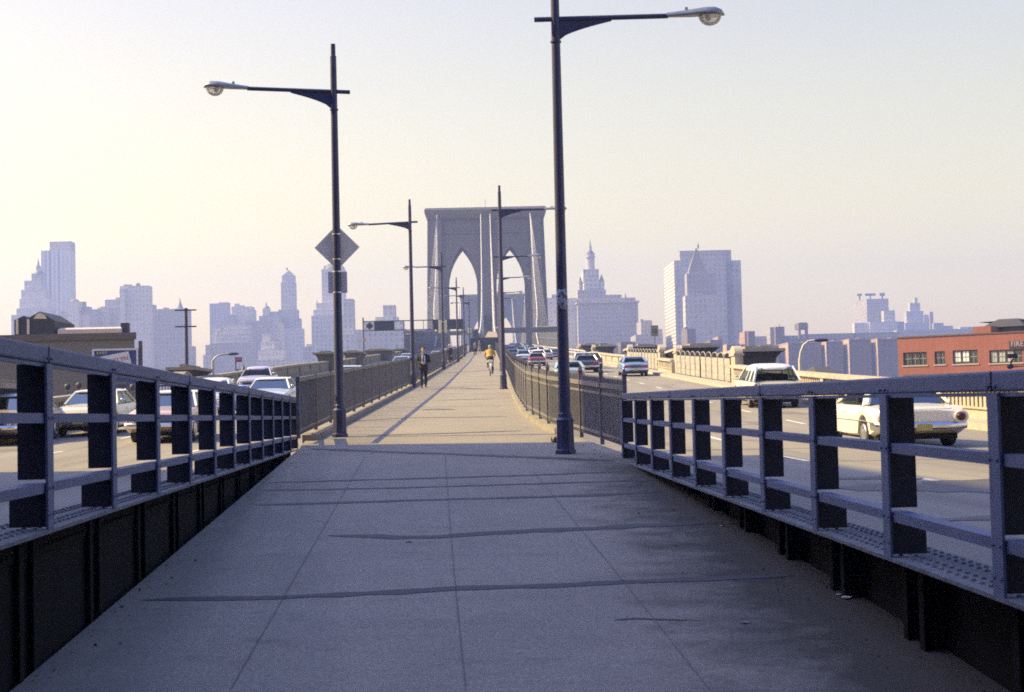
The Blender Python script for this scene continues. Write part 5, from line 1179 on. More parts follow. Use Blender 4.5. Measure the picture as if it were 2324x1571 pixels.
def car(loc, rz, label, body_c, roof_c=None, style='sedan', L=5.0, W=1.86, tail='bar', far=False, lens=None, dark_tail=False, fins=0.0, pitch=0.0, zs=1.0, gate=False):
    root = empty('car', loc); root.rotation_euler = (pitch, 0, rz); root.scale = (1, 1, zs); tag(root, label, 'car', 'cars on the bridge roads')
    f0, f1, b1, b0, HR = STY[style]; hw = W / 2; hl = L / 2; wy = L * .29; mb_, mr = body_c, roof_c or body_c
    belt = .96 if style != 'round' else 1.02
    n = 18 if far else 44; ys = [hl - L * k / n for k in range(n + 1)]
    def zt(y):
        return tab([(-hl, .80), (-hl + .08, .90 + fins * .5), (-hl + .5, belt - .03 + fins * .3), (b0, belt), (f0, belt), (hl - .5, belt - .09), (hl - .1, belt - .15), (hl, belt - .25)], y)
    def wd(y): return hw * tab([(-hl, .90), (-hl + .12, .955), (-hl + .7, .99), (0, 1), (hl - .7, .985), (hl - .12, .95), (hl, .88)], y)
    def zb(y):
        z = tab([(-hl, .42), (-hl + .5, .27), (0, .24), (hl - .5, .27), (hl, .40)], y)
        for c in (wy, -wy):
            d = abs(y - c)
            if d < .385: z = max(z, .335 + math.sqrt(.385 ** 2 - d * d) * .96)
        return z
    rings = []
    for y in ys:
        w_, t, b = wd(y), zt(y), zb(y); m_ = b + (t - b) * .45
        hp = [(0, b), (w_ * .90, b), (w_ * .985, b + .05 if b + .05 < m_ else m_ - .01), (w_, m_), (w_ * .985, t - .10), (w_ * .93, t - .015 + fins * (1 if y < b0 else 0)), (w_ * .80, t + .0), (w_ * .4, t + .03), (0, t + .035)]
        rings.append([(x, y, z) for x, z in hp] + [(-x, y, z) for x, z in hp[-2:0:-1]])
    mb = MB(); mb.loft(rings); bo = mb.build('body', mb_, root, 32)
    mb = MB(); mb.box((0, 0, .30), (W * .84, L * .86, .22)); mb.build('underside', M_UNDER, root)
    # cabin
    wb, wr = hw * .90, hw * .70; zr_ = HR - .07
    base = [(-wb, f0), (wb, f0), (wb, b0), (-wb, b0)]; top = [(-wr, f1), (wr, f1), (wr, b1), (-wr, b1)]
    g = lambda i, k, e=0: Vector((base[i][0] * (1 - k) + top[i][0] * k, base[i][1] * (1 - k) + top[i][1] * k, belt + .02 + (zr_ - belt - .02) * k))
    mb = MB(); mb.quad(g(0, 0), g(1, 0), g(1, 1), g(0, 1)); mb.build('windscreen', M_CGLASS, root)
    mb = MB(); mb.quad(g(2, 0), g(3, 0), g(3, 1), g(2, 1)); mb.build('rear_window', M_CGLASS, root)
    for i, j in ((1, 2), (3, 0)):
        mb = MB(); mb.quad(g(i, 0), g(j, 0), g(j, 1), g(i, 1)); mb.build('side_window', M_CGLASS, root)
    for i in range(4):
        pw = .05 if i < 2 else (.16 if style in ('sedan', 'coupe', 'hardtop') else .07)
        mb = MB(); mb.bar(g(i, -.02), g(i, 1.02), .06, pw, upv=(0, 1, .3)); mb.build('roof_pillar', mr, root)
    for sx in (1, -1):
        fi, ri = (1, 2) if sx > 0 else (0, 3)
        for k, pw, ok in ((.50, .07, style not in ('hardtop', 'coupe')), (.74, .12, style in ('wagon', 'van'))):
            if ok: mb = MB(); mb.bar(g(fi, 0).lerp(g(ri, 0), k), g(fi, 1).lerp(g(ri, 1), k), .05, pw, upv=(0, 1, .3)); mb.build('roof_pillar', mr, root)
    def rr(ex, ey, z, rad=.22, nn=5):
        x, y0, y1 = wr + ex, b1 - ey, f1 + ey; out = []
        for cx, cy, a0 in ((x - rad, y1 - rad, 0), (-x + rad, y1 - rad, 90), (-x + rad, y0 + rad, 180), (x - rad, y0 + rad, 270)):
            for k in range(nn): a = R(a0 + 90 * k / (nn - 1)); out.append((cx + rad * math.cos(a), cy + rad * math.sin(a), z))
        return out
    if style in ('van', 'round'):
        q = .42; mb = MB(); mb.loft([rr(.07, .05, zr_ - .14, q), rr(.085, .08, zr_ - .09, q), rr(.06, .06, zr_ - .02, q), rr(-.02, -.06, zr_ + .05, .4), rr(-.16, -.24, zr_ + .095, .3), rr(-.36, -.55, zr_ + .115, .1)]); mb.build('roof', mr, root, 60)
    else:
      mb = MB(); mb.loft([rr(.035, .05, zr_ - .02), rr(.06, .08, zr_ + .0), rr(.05, .07, zr_ + .03), rr(-.08, -.10, zr_ + .062), rr(-.3, -.35, zr_ + .075)]); mb.build('roof', mr, root, 50)
    mb = MB(); mb.box((0, (f0 + b0) / 2, belt + .022), (wb * 1.8, f0 - b0 - .1, .02))
    for y in (.05, -.95): mb.box((0, y, belt + .12), (wb * 1.55, .16, .24))
    if not far:
        mb.tube([(-.38, .62, belt + .02), (-.38, .58, belt + .14)], .02, n=6)
    mb.build('seats' if False else 'bench_seat', M_SEAT, root)
    # wheels
    for sx in (1, -1):
        for y in (wy, -wy):
            x = sx * (hw - .135); nn = 12 if far else 22; R_ = .335
            mb = MB(); prof = [(-.095, .24), (-.10, .29), (-.085, R_ - .008), (-.04, R_), (.04, R_), (.085, R_ - .008), (.10, .29), (.095, .24)]
            mb.loft([[(x + u, y + v * math.cos(a), R_ + v * math.sin(a)) for a in (2 * math.pi * j / nn for j in range(nn))] for u, v in prof]); wl_ = mb.build('wheel', M_TYRE, root, 40)
            if not far:
                mb = MB(); mb.loft([[(x + sx * u, y + v * math.cos(a), R_ + v * math.sin(a)) for a in (2 * math.pi * j / 16 for j in range(16))] for u, v in ((.096, .215), (.112, .19), (.10, .12), (.125, .06), (.13, .01))]); mb.build('hubcap', M_HUB, wl_, 40)
    # bumpers
    for sg in (1, -1):
        mb = MB(); y = sg * (hl + .05); zc = .50
        pts = [(-hw * .98, y - sg * .45), (-hw * .97, y - sg * .15), (-hw * .80, y), (-hw * .3, y + sg * .03), (hw * .3, y + sg * .03), (hw * .80, y), (hw * .97, y - sg * .15), (hw * .98, y - sg * .45)]
        mb.loft([[(px, py - sg * .03, zc - .075), (px, py + sg * .02, zc - .04), (px, py + sg * .035, zc + .02), (px, py, zc + .075), (px, py - sg * .05, zc + .07)] for px, py in pts]); bmp = mb.build('bumper', M_CHROME, root, 40)
        if not far:
            mb = MB(); mb.box((0, y + sg * (.075 if sg < 0 else .075), zc - .02), (.31, .012, .15)); mb.build('number_plate', M_PLATEL, bmp)
    L_ = lens or M_RLENS
    if gate:
        mb = MB(); mb.box((0, -hl - .006, .72), (hw * 1.3, .03, .30)); bev(mb.build('tailgate', GREY, root), .01)
    if tail == 'round':
        for sx in (1, -1):
            mb = MB(); nn = 16; c = Vector((sx * hw * .80, -hl - .012, .70))
            mb.loft([[c + Vector((q * math.cos(a), dy, q * math.sin(a))) for a in (2 * math.pi * j / nn for j in range(nn))] for q, dy in ((.145, .02), (.15, -.03), (.12, -.05), (.09, -.035))]); t = mb.build('taillight_ring', mb_, root, 40)
            mb = MB(); mb.ball(c + Vector((0, -.04, 0)), (.088, .05, .088), 14, 8); mb.build('taillight', L_, t, 60)
    elif tail == 'vertical':
        for sx in (1, -1):
            mb = MB(); mb.box((sx * hw * .85, -hl - .012, .76), (.11, .06, .26)); bev(mb.build('taillight', L_, root), .02)
    else:
        for sx in (1, -1):
            mb = MB(); mb.box((sx * hw * .62, -hl - .006, .70), (hw * .5, .05, .13)); bev(mb.build('taillight', L_, root), .015)
        if dark_tail:
            mb = MB(); mb.box((0, -hl - .004, .70), (hw * .72, .03, .15)); mb.build('tail_panel', M_GRILLE, root)
    if not far:
        mb = MB(); mb.tube([(-hw * .62, -hl + .02, .875), (hw * .62, -hl + .02, .875)], .008, n=5); mb.build('trunk_trim', M_CHROME, root)
        mb = MB(); mb.box((0, hl + .0, .63), (hw * 1.1, .05, .17)); bev(mb.build('grille', M_GRILLE, root), .01)
        for sx in (1, -1):
            mb = MB(); mb.tube([(sx * hw * .72, hl - .05, .66), (sx * hw * .72, hl + .03, .66)], [.105, .10], n=14); hd = mb.build('headlight', M_CHROME, root, 40)
            mb = MB(); mb.ball((sx * hw * .72, hl + .02, .66), (.085, .035, .085), 12, 6); mb.build('lens', M_HLENS, hd, 60)
            mb = MB()
            for y in ys[3:-3]: pass
            pts = [(sx * (wd(y) + .004), y, zb(0) + (zt(y) - zb(0)) * .52) for y in ys[2:-2]]
            mb.tube(pts, .012, n=5); mb.build('side_trim', M_CHROME, root)
            mb = MB(); mb.box((sx * (hw + .012), .05 if style != 'coupe' else -.35, .80), (.025, .14, .025)); mb.build('door_handle', M_CHROME, root)
        mb = MB(); mb.tube([(-hw * .95, f0 - .25, belt), (-hw * .99, f0 - .25, belt + .10)], .012, n=6); mb.ball((-hw * 1.02, f0 - .25, belt + .13), (.075, .03, .05), 8, 6); mb.build('wing_mirror', M_CHROME, root, 50)
    return root
def road_slope(zf_, y): return math.atan2(zf_(y + 2.5) - zf_(y - 2.5), 5)
def drive_away(px, d, label, c, roof=None, **kw):
    """a car whose tail is seen at photo column px, depth d, on the right road"""
    L_ = kw.get('L', 5.0); q = lane(px, d, zr); y = q.y + L_ / 2; loc = (q.x, y, zr(y)); kw.setdefault('far', d > 150)
    return car(loc, kw.pop('turn', 0.0), label, c, roof, pitch=road_slope(zr, y), **kw)
def come_near(px, d, label, c, roof=None, **kw):
    L_ = kw.get('L', 5.0); q = lane(px, d, zl); y = q.y + L_ / 2; loc = (q.x, y, zl(y)); kw.setdefault('far', d > 150)
    return car(loc, math.pi + kw.pop('turn', 0.0), label, c, roof, pitch=-road_slope(zl, y), **kw)
WHITE = paint('cream_white', (.78, .75, .66)); CLEAN = paint('white', (.74, .74, .74)); CREAM = paint('cream', (.66, .60, .44)); NAVY = paint('navy', (.03, .035, .075)); SKY = paint('sky_blue', (.20, .30, .52))
MINT = paint('mint', (.38, .50, .50)); BURG = paint('burgundy', (.20, .045, .06)); LILAC = paint('lilac', (.45, .42, .55)); TEAL = paint('teal', (.10, .20, .27)); GREY = paint('grey', (.22, .23, .26)); BLK = paint('black', (.02, .02, .025)); PINK = paint('pinkish', (.52, .36, .36)); PBLUE = paint('pale_blue', (.48, .55, .66)); SAND = paint('sand', (.45, .36, .25))
drive_away(2082, 30.2, 'cream coupe with round tail lamps, nearest car on the right road', WHITE, style='hardtop', tail='round', L=4.7, turn=.02, zs=.86, lens=mat('dark_red_lens', (.07, .008, .008), .3))
drive_away(1762, 56, 'white-roofed wagon seen from behind, in front of the slotted balustrade', CREAM, CLEAN, style='van', tail='vertical', L=4.9, fins=.10, gate=True)
drive_away(1293, 91, 'mint green sedan with an orange tail lamp behind the iron fence', MINT, style='coupe', lens=M_OLENS)
drive_away(1442, 108, 'light blue coupe with a dark tail band, alone in the right-hand lane', SKY, style='coupe', dark_tail=True)
drive_away(1333, 122, 'dark navy sedan right of the tall lamp pole', NAVY, style='hardtop')
drive_away(1345, 140, 'black sedan just beyond the dark navy sedan', BLK, style='sedan')
drive_away(1324, 152, 'white-roofed car ahead of the black sedan', GREY, CLEAN, style='sedan')
drive_away(1219, 164, 'burgundy sedan with a silver tail, right of the far lamp pole', BURG, GREY, style='hardtop', far=False)
drive_away(1189, 194, 'blue-grey sedan left of and beyond the burgundy one', PBLUE, TEAL)
drive_away(1222, 188, 'small white sedan directly ahead of the burgundy one', CLEAN, style='round', L=4.4)
drive_away(1165, 221, 'dark blue sedan hugging the right picket fence', NAVY)
for px, d, lab, c, r in ((1239, 204, 'grey car beside the white sedan ahead of the burgundy car', GREY, PBLUE), (1257, 214, 'dark car farther right than the grey car beyond the burgundy one', NAVY, GREY), (1212, 258, 'pale blue car ahead of the small white sedan', PBLUE, None), (1226, 270, 'dark car beside the pale blue car far along the right road', BLK, GREY),
                           (1183, 285, 'teal car in the middle of the far queue', TEAL, None), (1158, 300, 'dark teal car by the far end of the picket fence', TEAL, NAVY), (1196, 395, 'blue car below the portal post, far up the road', SKY, TEAL), (1176, 405, 'dark red car far up the road', BURG, BLK), (1163, 415, 'white-topped car farthest up the right road', CLEAN, None), (1172, 330, 'black car in the far queue under the portal beam', BLK, TEAL), (1206, 330, 'grey car in the far queue under the portal beam', GREY, None)):
    drive_away(px, d, lab, c, r)
come_near(-34, 44, 'pale blue-roofed sedan cut by the left edge of the picture', SAND, PBLUE, style='sedan')
come_near(177, 48.5, 'cream sedan seen head-on behind the left railing', CREAM, WHITE, style='sedan')
come_near(352, 43.6, 'pinkish sedan with a white roof behind the left railing', PINK, CLEAN, style='sedan')
come_near(456, 60, 'pale blue car following the pinkish sedan', PBLUE, CLEAN, style='round')
come_near(598, 64, 'white-roofed sedan just above the top rail of the left railing', PBLUE, CLEAN, style='sedan')
come_near(572, 86, 'lilac round-roofed car beside the left parapet', LILAC, style='round', L=4.5)
come_near(782, 89, 'pale sedan right of the first lamp pole, showing above the fence', CLEAN, PBLUE, style='sedan')
come_near(908, 150, 'light blue sedan coming down the left road behind the second lamp', SKY, PBLUE, far=False)
come_near(922, 186, 'white car behind the light blue sedan on the left road', CLEAN, PBLUE)
come_near(950, 128, 'pale car half hidden by the fence beside the man in the dark suit', PBLUE, LILAC)
come_near(990, 214, 'lilac car above the fence behind the third lamp', LILAC, None)
come_near(1014, 262, 'white-roofed car above the fence near the fourth lamp', TEAL, CLEAN)
come_near(1028, 330, 'grey car farthest up the left road', GREY, CLEAN)

# ================================================================== PEOPLE
M_SKIN = mat('skin', (.42, .25, .17), .6); M_HAIR_D = mat('dark_hair', (.03, .022, .018), .7); M_HAIR_W = mat('white_hair', (.55, .52, .46), .7); M_HAIR_G = mat('grey_hair', (.40, .36, .30), .7)
M_SUIT = mat('black_suit', (.016, .016, .020), .8); M_SHIRT = mat('white_shirt', (.62, .64, .72), .7); M_TIE = mat('dark_tie', (.08, .08, .13), .6)
M_COAT = mat('navy_coat', (.022, .022, .045), .8); M_YEL = mat('yellow_shirt', (.42, .27, .045), .8); M_SHORT = mat('black_shorts', (.018, .018, .028), .8); M_SOCK = mat('dark_sock', (.03, .03, .04), .8)
M_TANC = mat('tan_cloth', (.42, .34, .22), .8); M_BLUEC = mat('blue_cloth', (.06, .07, .14), .8); M_SHOE = mat('black_shoe', (.014, .013, .013), .4)
V3 = Vector
def fuse(o, vox, sm=6):
    r = o.modifiers.new('fuse', 'REMESH'); r.mode = 'VOXEL'; r.voxel_size = vox; r.use_smooth_shade = True
    s = o.modifiers.new('soften', 'SMOOTH'); s.factor = .5; s.iterations = sm; return o
def hand(mb, wrist, dirv, palmn, side, curl=.5):
    """palm, four unequal bent fingers and a thumb"""
    d = dirv.normalized(); s = d.cross(palmn).normalized() * side; pn = s.cross(d).normalized() * side
    c = wrist + d * .045; M = Matrix((d, s, d.cross(s))).transposed()
    mb.ball(c, (.055, .040, .018), 10, 7, M=M)
    for k, ln in enumerate((.070, .080, .075, .058)):
        b = wrist + d * .085 + s * (.028 - .0185 * k); p1 = b + d * ln * .45 + palmn * ln * .10 * curl; p2 = p1 + d * ln * .32 * (1 - curl * .4) + palmn * ln * .3 * curl; p3 = p2 + d * ln * .22 * (1 - curl * .8) + palmn * ln * .25 * curl
        mb.tube([b - d * .03, b, p1, p2, p3], [.010, .0105, .0095, .009, .006], n=7)
    b = wrist + d * .03 + s * .034; mb.tube([b - s * .02, b, b + d * .03 + s * .022, b + d * .055 + s * .024 + palmn * .012], [.012, .013, .011, .007], n=7)
def head(mb, c, f, k=1.0):
    """skull, jaw, nose, ears, chin; f: facing direction"""
    s = f.cross(V3((0, 0, 1))).normalized(); M = Matrix((s, f, V3((0, 0, 1)))).transposed()
    mb.ball(c + V3((0, 0, .025)), (.074 * k, .094 * k, .105 * k), 14, 10, M=M); mb.ball(c + f * .022 + V3((0, 0, -.05)), (.056, .066, .07), 12, 8, M=M)
    mb.tube([c + f * .085 + V3((0, 0, .02)), c + f * .105 + V3((0, 0, -.022)), c + f * .085 + V3((0, 0, -.03))], [.010, .015, .010], n=7)
    mb.tube([c + f * .078 - s * .02 + V3((0, 0, -.058)), c + f * .084 + V3((0, 0, -.058)), c + f * .078 + s * .02 + V3((0, 0, -.058))], [.006, .009, .006], n=6)
    for q in (1, -1): mb.ball(c + s * q * .076 - f * .005 + V3((0, 0, -.005)), (.014, .026, .034), 8, 6, M=M)
def face_bits(root_body, c, f):
    s = f.cross(V3((0, 0, 1))).normalized()
    for q in (1, -1):
        mb = MB(); mb.ball(c + f * .086 + s * q * .031 + V3((0, 0, .012)), (.014, .010, .009), 8, 6); mb.build('eye', mat('dark_eye', (.02, .018, .016), .3), root_body, 60)
    mb = MB(); mb.tube([c + f * .087 - s * .022 + V3((0, 0, -.056)), c + f * .093 + V3((0, 0, -.056)), c + f * .087 + s * .022 + V3((0, 0, -.056))], .005, n=6); mb.build('mouth', mat('lip', (.25, .09, .08), .5), root_body, 60)
def hair(root, c, f, mt, ln=.0, k=1.0):
    s = f.cross(V3((0, 0, 1))).normalized(); M = Matrix((s, f, V3((0, 0, 1)))).transposed(); mb = MB()
    mb.ball(c - f * .016 + V3((0, 0, .05)), (.083 * k, .096 * k, .095 * k), 14, 10, M=M)
    mb.ball(c - f * .05 + V3((0, 0, .0 - ln / 2)), (.076 * k, .055 * k, .075 + ln / 2), 12, 8, M=M)
    return fuse(mb.build('hair', mt, root), .011, 3)
def torso_rings(ax, fr, z0=0.0, wide=1.0, deep=1.0, prof=None):
    prof = prof or [(.84, .13, .10), (.92, .168, .118), (1.02, .150, .108), (1.12, .142, .10), (1.26, .172, .118), (1.37, .188, .110), (1.44, .15, .085), (1.485, .07, .062), (1.53, .056, .058)]
    out = []
    for z, a, b in prof:
        o = ax(z); out.append([o[0] + o[1] * (a * wide * math.cos(t)) + o[2] * (b * deep * math.sin(t)) for t in (2 * math.pi * j / 16 for j in range(16))])
    return out
def figure(loc, rz, label, J, f, mats, dims, vox=.009, name='person'):
    """J: joints in figure space (metres, feet on z=0); dims: clothes to wear"""
    root = empty(name, loc, rz); tag(root, label, 'person', 'people on the promenade')
    up_ = (J['neck'] - J['pelvis']).normalized(); right = f.cross(up_).normalized(); fd = up_.cross(right).normalized()
    Lt = (J['neck'] - J['pelvis']).length; ax = lambda z: (J['pelvis'] + up_ * ((z - .94) / .53 * Lt), right, fd)
    b = MB(); b.loft(torso_rings(ax, fd)); hc = J['head']; b.tube([J['neck'] - up_ * .06, J['neck'] + up_ * .03, hc - V3((0, 0, .05))], [.062, .055, .052], n=10)
    head(b, hc, J.get('look', f))
    for sd_ in ('l', 'r'):
        q = 1 if sd_ == 'r' else -1
        b.tube([J['sh' + sd_] - right * q * .05, J['sh' + sd_], J['el' + sd_], J['wr' + sd_]], [.05, .052, .040, .026], n=10)
        hand(b, J['wr' + sd_], J.get('hd' + sd_, J['wr' + sd_] - J['el' + sd_]), J.get('pn' + sd_, f), q, J.get('curl', .6))
        h, kn, an, to = J['hip' + sd_], J['kn' + sd_], J['an' + sd_], J['to' + sd_]
        b.tube([h + up_ * .08, h, h.lerp(kn, .5), kn, kn.lerp(an, .35), an], [.08, .088, .070, .052, .055, .036], n=10)
        b.tube([an + (an - to) * .22 - V3((0, 0, .02)), an.lerp(to, .4) - V3((0, 0, .012)), to], [.034, .038, .026], n=8)
    body = fuse(b.build('body', mats['skin'], root), vox)
    face_bits(body, hc, J.get('look', f)); hair(root, hc, J.get('look', f), mats['hair'], dims.get('hair', 0))
    if 'coat' in mats:
        c = MB(); pr = [(z, a + .028, b_ + .026) for z, a, b_ in ((dims.get('hem', .80), .165, .122), (.92, .172, .122), (1.02, .160, .112), (1.12, .155, .108), (1.26, .180, .122), (1.37, .196, .112), (1.45, .13, .08), (1.475, .062, .055))]
        c.loft(torso_rings(ax, fd, prof=pr))
        for sd_ in ('l', 'r'):
            q = 1 if sd_ == 'r' else -1; e = J['el' + sd_].lerp(J['wr' + sd_], dims.get('sleeve', .93)) if dims.get('sleeve', .93) > 0 else J['sh' + sd_].lerp(J['el' + sd_], .75)
            if dims.get('sleeve', .93) > 0: c.tube([J['sh' + sd_] - right * q * .06, J['sh' + sd_] + right * q * .01, J['el' + sd_], e], [.068, .072, .058, .046], n=10)
            else: c.tube([J['sh' + sd_] - right * q * .06, J['sh' + sd_] + right * q * .01, e], [.066, .068, .062], n=10)
        fuse(c.build(dims.get('coat_name', 'jacket'), mats['coat'], root), vox * 1.2, 4)
    if 'legs' in mats:
        c = MB(); kf = dims.get('leg_len', .94)
        c.loft(torso_rings(ax, fd, prof=[(.80, .14, .115), (.88, .172, .13), (.96, .176, .13), (1.04, .162, .12)]))
        for sd_ in ('l', 'r'):
            h, kn, an = J['hip' + sd_], J['kn' + sd_], J['an' + sd_]; e = kn.lerp(an, kf) if kf > 0 else h.lerp(kn, .62)
            c.tube([h + up_ * .05, h, h.lerp(kn, .5), kn, e] if kf > 0 else [h + up_ * .05, h, e], [.094, .102, .086, .070, .062] if kf > 0 else [.094, .102, .088], n=10)
        fuse(c.build(dims.get('leg_name', 'trousers'), mats['legs'], root), vox * 1.2, 4)
    if 'shoe' in mats:
        for sd_ in ('l', 'r'):
            an, to = J['an' + sd_], J['to' + sd_]; c = MB(); c.tube([an + (an - to) * .28 - V3((0, 0, .03)), an - V3((0, 0, .02)), an.lerp(to, .5) - V3((0, 0, .008)), to + (to - an) * .05], [.036, .046, .044, .032], n=8)
            fuse(c.build('shoe', mats['shoe'], root), vox * 1.2, 2)
    return root
def base_joints(f=V3((0, -1, 0)), stride=.0):
    s = f.cross(V3((0, 0, 1)))
    J = {'pelvis': V3((0, 0, .94)), 'neck': V3((0, 0, 1.47)) + f * .015, 'head': V3((0, 0, 1.625)) + f * .035}
    for k, q in (('r', 1), ('l', -1)):
        g = q * stride
        J['hip' + k] = V3((0, 0, .90)) + s * q * .092; J['kn' + k] = V3((0, 0, .50)) + s * q * .09 + f * (g * .62 + .03); J['an' + k] = V3((0, 0, .085 + (0.05 if g < 0 else 0))) + s * q * .085 + f * g; J['to' + k] = J['an' + k] + f * .17 - V3((0, 0, .055 + (.03 if g < 0 else 0)))
        J['sh' + k] = V3((0, 0, 1.405)) + s * q * .185; J['el' + k] = V3((0, 0, 1.13)) + s * q * .23 - f * (g * .5 + .02); J['wr' + k] = V3((0, 0, .88)) + s * q * .215 + f * (.06 - g * .5)
    return J
# the man in the dark suit, hands together at his waist, in mid-step towards the camera
f = V3((0, -1, 0)); q = hit(962, 881, zw); J = base_joints(f, .17); s = f.cross(V3((0, 0, 1)))
for k, g in (('r', 1), ('l', -1)):
    J['el' + k] = V3((0, 0, 1.13)) + s * g * .265 - f * .03; J['wr' + k] = V3((0, 0, 1.06)) + s * g * .085 + f * .20; J['hd' + k] = -s * g * .8 + f * .35; J['pn' + k] = -f
man = figure(q, 0.05, 'man in dark open suit, white shirt and tie, hands at his waist, walking towards us', J, f, {'skin': M_SKIN, 'hair': M_HAIR_D, 'coat': M_SUIT, 'legs': M_SUIT, 'shoe': M_SHOE}, {'hem': .74})
mb = MB(); pr = [(0, -.150, 1.00), (.075, -.150, 1.02), (.085, -.155, 1.20), (.075, -.142, 1.38), (.045, -.092, 1.465)]
mb.loft([[(-x, y, z), (0, y - .018, z), (x, y, z), (x, y + .02, z), (-x, y + .02, z)] for x, y, z in pr]); mb.build('shirt', M_SHIRT, man, 40)
mb = MB(); mb.loft([[(-x, y, z), (x, y, z), (x, y + .008, z), (-x, y + .008, z)] for x, y, z in ((.012, -.172, 1.02), (.034, -.178, 1.08), (.028, -.182, 1.25), (.018, -.165, 1.40), (.024, -.118, 1.455))]); mb.build('tie', M_TIE, man)
# woman in a dark coat
f = V3((-.45, -.9, 0)).normalized(); q = hit(1021, 831, zw); J = base_joints(f, .12); s = f.cross(V3((0, 0, 1)))
J['wrr'] = V3((0, 0, 1.10)) + s * .16 + f * .17
wo = figure(q, 0, 'white-haired woman in a knee-length navy coat by the left fence', J, f, {'skin': M_SKIN, 'hair': M_HAIR_W, 'coat': M_COAT, 'shoe': M_SHOE}, {'hem': .86, 'coat_name': 'coat', 'hair': .08})
mb = MB(); mb.loft(torso_rings(lambda z: (V3((0, 0, z)), s, f), f, prof=[(.50, .235, .19), (.62, .225, .175), (.80, .212, .16), (.95, .20, .15), (1.05, .17, .13)])); fuse(mb.build('skirt', M_COAT, wo), .012, 4)
bag = empty('shoulder_bag', Vector(q) + s * .30 + V3((0, 0, 1.0))); tag(bag, 'tan cloth bag hanging at the side of the woman in the navy coat', 'bag')
mb = MB(); mb.loft([[(x * k, y * k2, z) for x, y in ((-.06, -.13), (.06, -.13), (.06, .13), (-.06, .13))] for k, k2, z in ((.9, .85, -.16), (1.2, 1.1, -.08), (1.0, 1.0, .06), (.6, .9, .12))]); bev(mb.build('pouch', M_TANC, bag), .02); mb = MB(); mb.tube([(0, -.1, .1), (-.06, -.05, .38), (-.08, .02, .44), (-.06, .07, .38), (0, .1, .1)], .012, n=6); mb.build('strap', M_TANC, bag)
# two walkers talking, far up the promenade
f = V3((.75, .65, 0)).normalized(); q = hit(1078, 806, zw); J = base_joints(f, .10); s = f.cross(V3((0, 0, 1))); J['ell'] = V3((0, 0, 1.14)) + f * .05 - s * .25; J['wrl'] = V3((0, 0, 1.2)) + f * .30 - s * .16
figure(q, 0, 'far walker in dark clothes, bare arm raised, left of the pair by the dark wall', J, f, {'skin': M_SKIN, 'hair': M_HAIR_D, 'coat': M_BLUEC, 'legs': M_SUIT, 'shoe': M_SHOE}, {'sleeve': -1, 'coat_name': 'shirt'}, .013)
f = V3((-.7, -.7, 0)).normalized(); q = hit(1088.5, 803, zw); J = base_joints(f, .14)
figure(q, 0, 'far walker in blue top and tan trousers, right of the pair by the dark wall', J, f, {'skin': M_SKIN, 'hair': M_HAIR_G, 'coat': M_BLUEC, 'legs': M_TANC, 'shoe': M_SHOE}, {'coat_name': 'shirt'}, .013)
# cyclist riding away
q = hit(1113, 853.5, zw); pt = road_slope(zw, q.y)
bk = empty('bicycle', q); bk.rotation_euler = (pt, 0, .03); tag(bk, 'dark bicycle with a white rear mudguard ridden away by the person in yellow', 'bicycle')
M_BIKE = mat('bike_frame', (.05, .04, .07), .4); M_MUD = mat('white_mudguard', (.72, .70, .64), .5)
for y, nm in ((-.52, 'wheel'), (.52, 'wheel')):
    mb = MB(); n = 28; mb.loft([[(.014 * math.cos(b), y + (.33 + .014 * math.sin(b)) * math.cos(a), .34 + (.33 + .014 * math.sin(b)) * math.sin(a)) for b in (2 * math.pi * j / 8 for j in range(8))] for a in (2 * math.pi * k / n for k in range(n + 1))], cap=False); w_ = mb.build('wheel', M_TYRE, bk, 60)
    mb = MB(); mb.tube([(-.05, y, .34), (.05, y, .34)], .022, n=8)
    for k in range(14): a = 2 * math.pi * k / 14; mb.tube([(.018 * (-1) ** k, y, .34), (0, y + .325 * math.cos(a), .34 + .325 * math.sin(a))], .0022, n=3)
    mb.build('hub', M_HUB, w_)
mb = MB(); BB, ST, HD, RA, FA = (0, -.05, .29), (0, -.20, .82), (0, .36, .88), (0, -.52, .34), (0, .52, .34)
for a, b in ((BB, ST), (ST, HD), (BB, HD), (HD, (0, .39, .74)), ((0, .39, .74), FA)): mb.tube([a, b], .017, n=8)
for sx in (.04, -.04): mb.tube([(sx, BB[1], BB[2]), (sx, RA[1], RA[2])], .010, n=6); mb.tube([(sx * .5, ST[1], ST[2] - .04), (sx, RA[1], RA[2])], .009, n=6)
mb.build('frame', M_BIKE, bk, 50)
mb = MB(); mb.tube([(0, .36, .88), (0, .37, 1.0)], .014, n=6); mb.tube([(-.24, .26, 1.0), (-.2, .36, 1.02), (0, .38, 1.0), (.2, .36, 1.02), (.24, .26, 1.0)], .013, n=6); mb.build('handlebar', M_HUB, bk, 50)
mb = MB(); mb.loft([[(-.075, -.33, .90), (.075, -.33, .90), (.07, -.33, .95), (-.07, -.33, .95)], [(-.065, -.22, .90), (.065, -.22, .90), (.06, -.22, .96), (-.06, -.22, .96)], [(-.02, -.06, .91), (.02, -.06, .91), (.02, -.06, .945), (-.02, -.06, .945)]]); mb.tube([(0, -.2, .8), (0, -.21, .91)], .014, n=6); bev(mb.build('saddle', M_SHOE, bk), .01)
mb = MB(); arc = [(R(60) + R(130) * k / 12) for k in range(13)]; mb.loft([[(x, -.52 + rr_ * math.cos(a), .34 + rr_ * math.sin(a)) for x, rr_ in ((-.038, .36), (0, .372), (.038, .36), (.036, .355), (0, .366), (-.036, .355))] for a in arc]); mb.build('mudguard', M_MUD, bk, 40)
mb = MB(); mb.box((0, -.44, .83), (.30, .13, .15)); bev(mb.build('saddle_bag', M_MUD, bk), .03)
PR, PL = V3((.13, -.05, .29 - .17)), V3((-.13, -.05, .29 + .17))
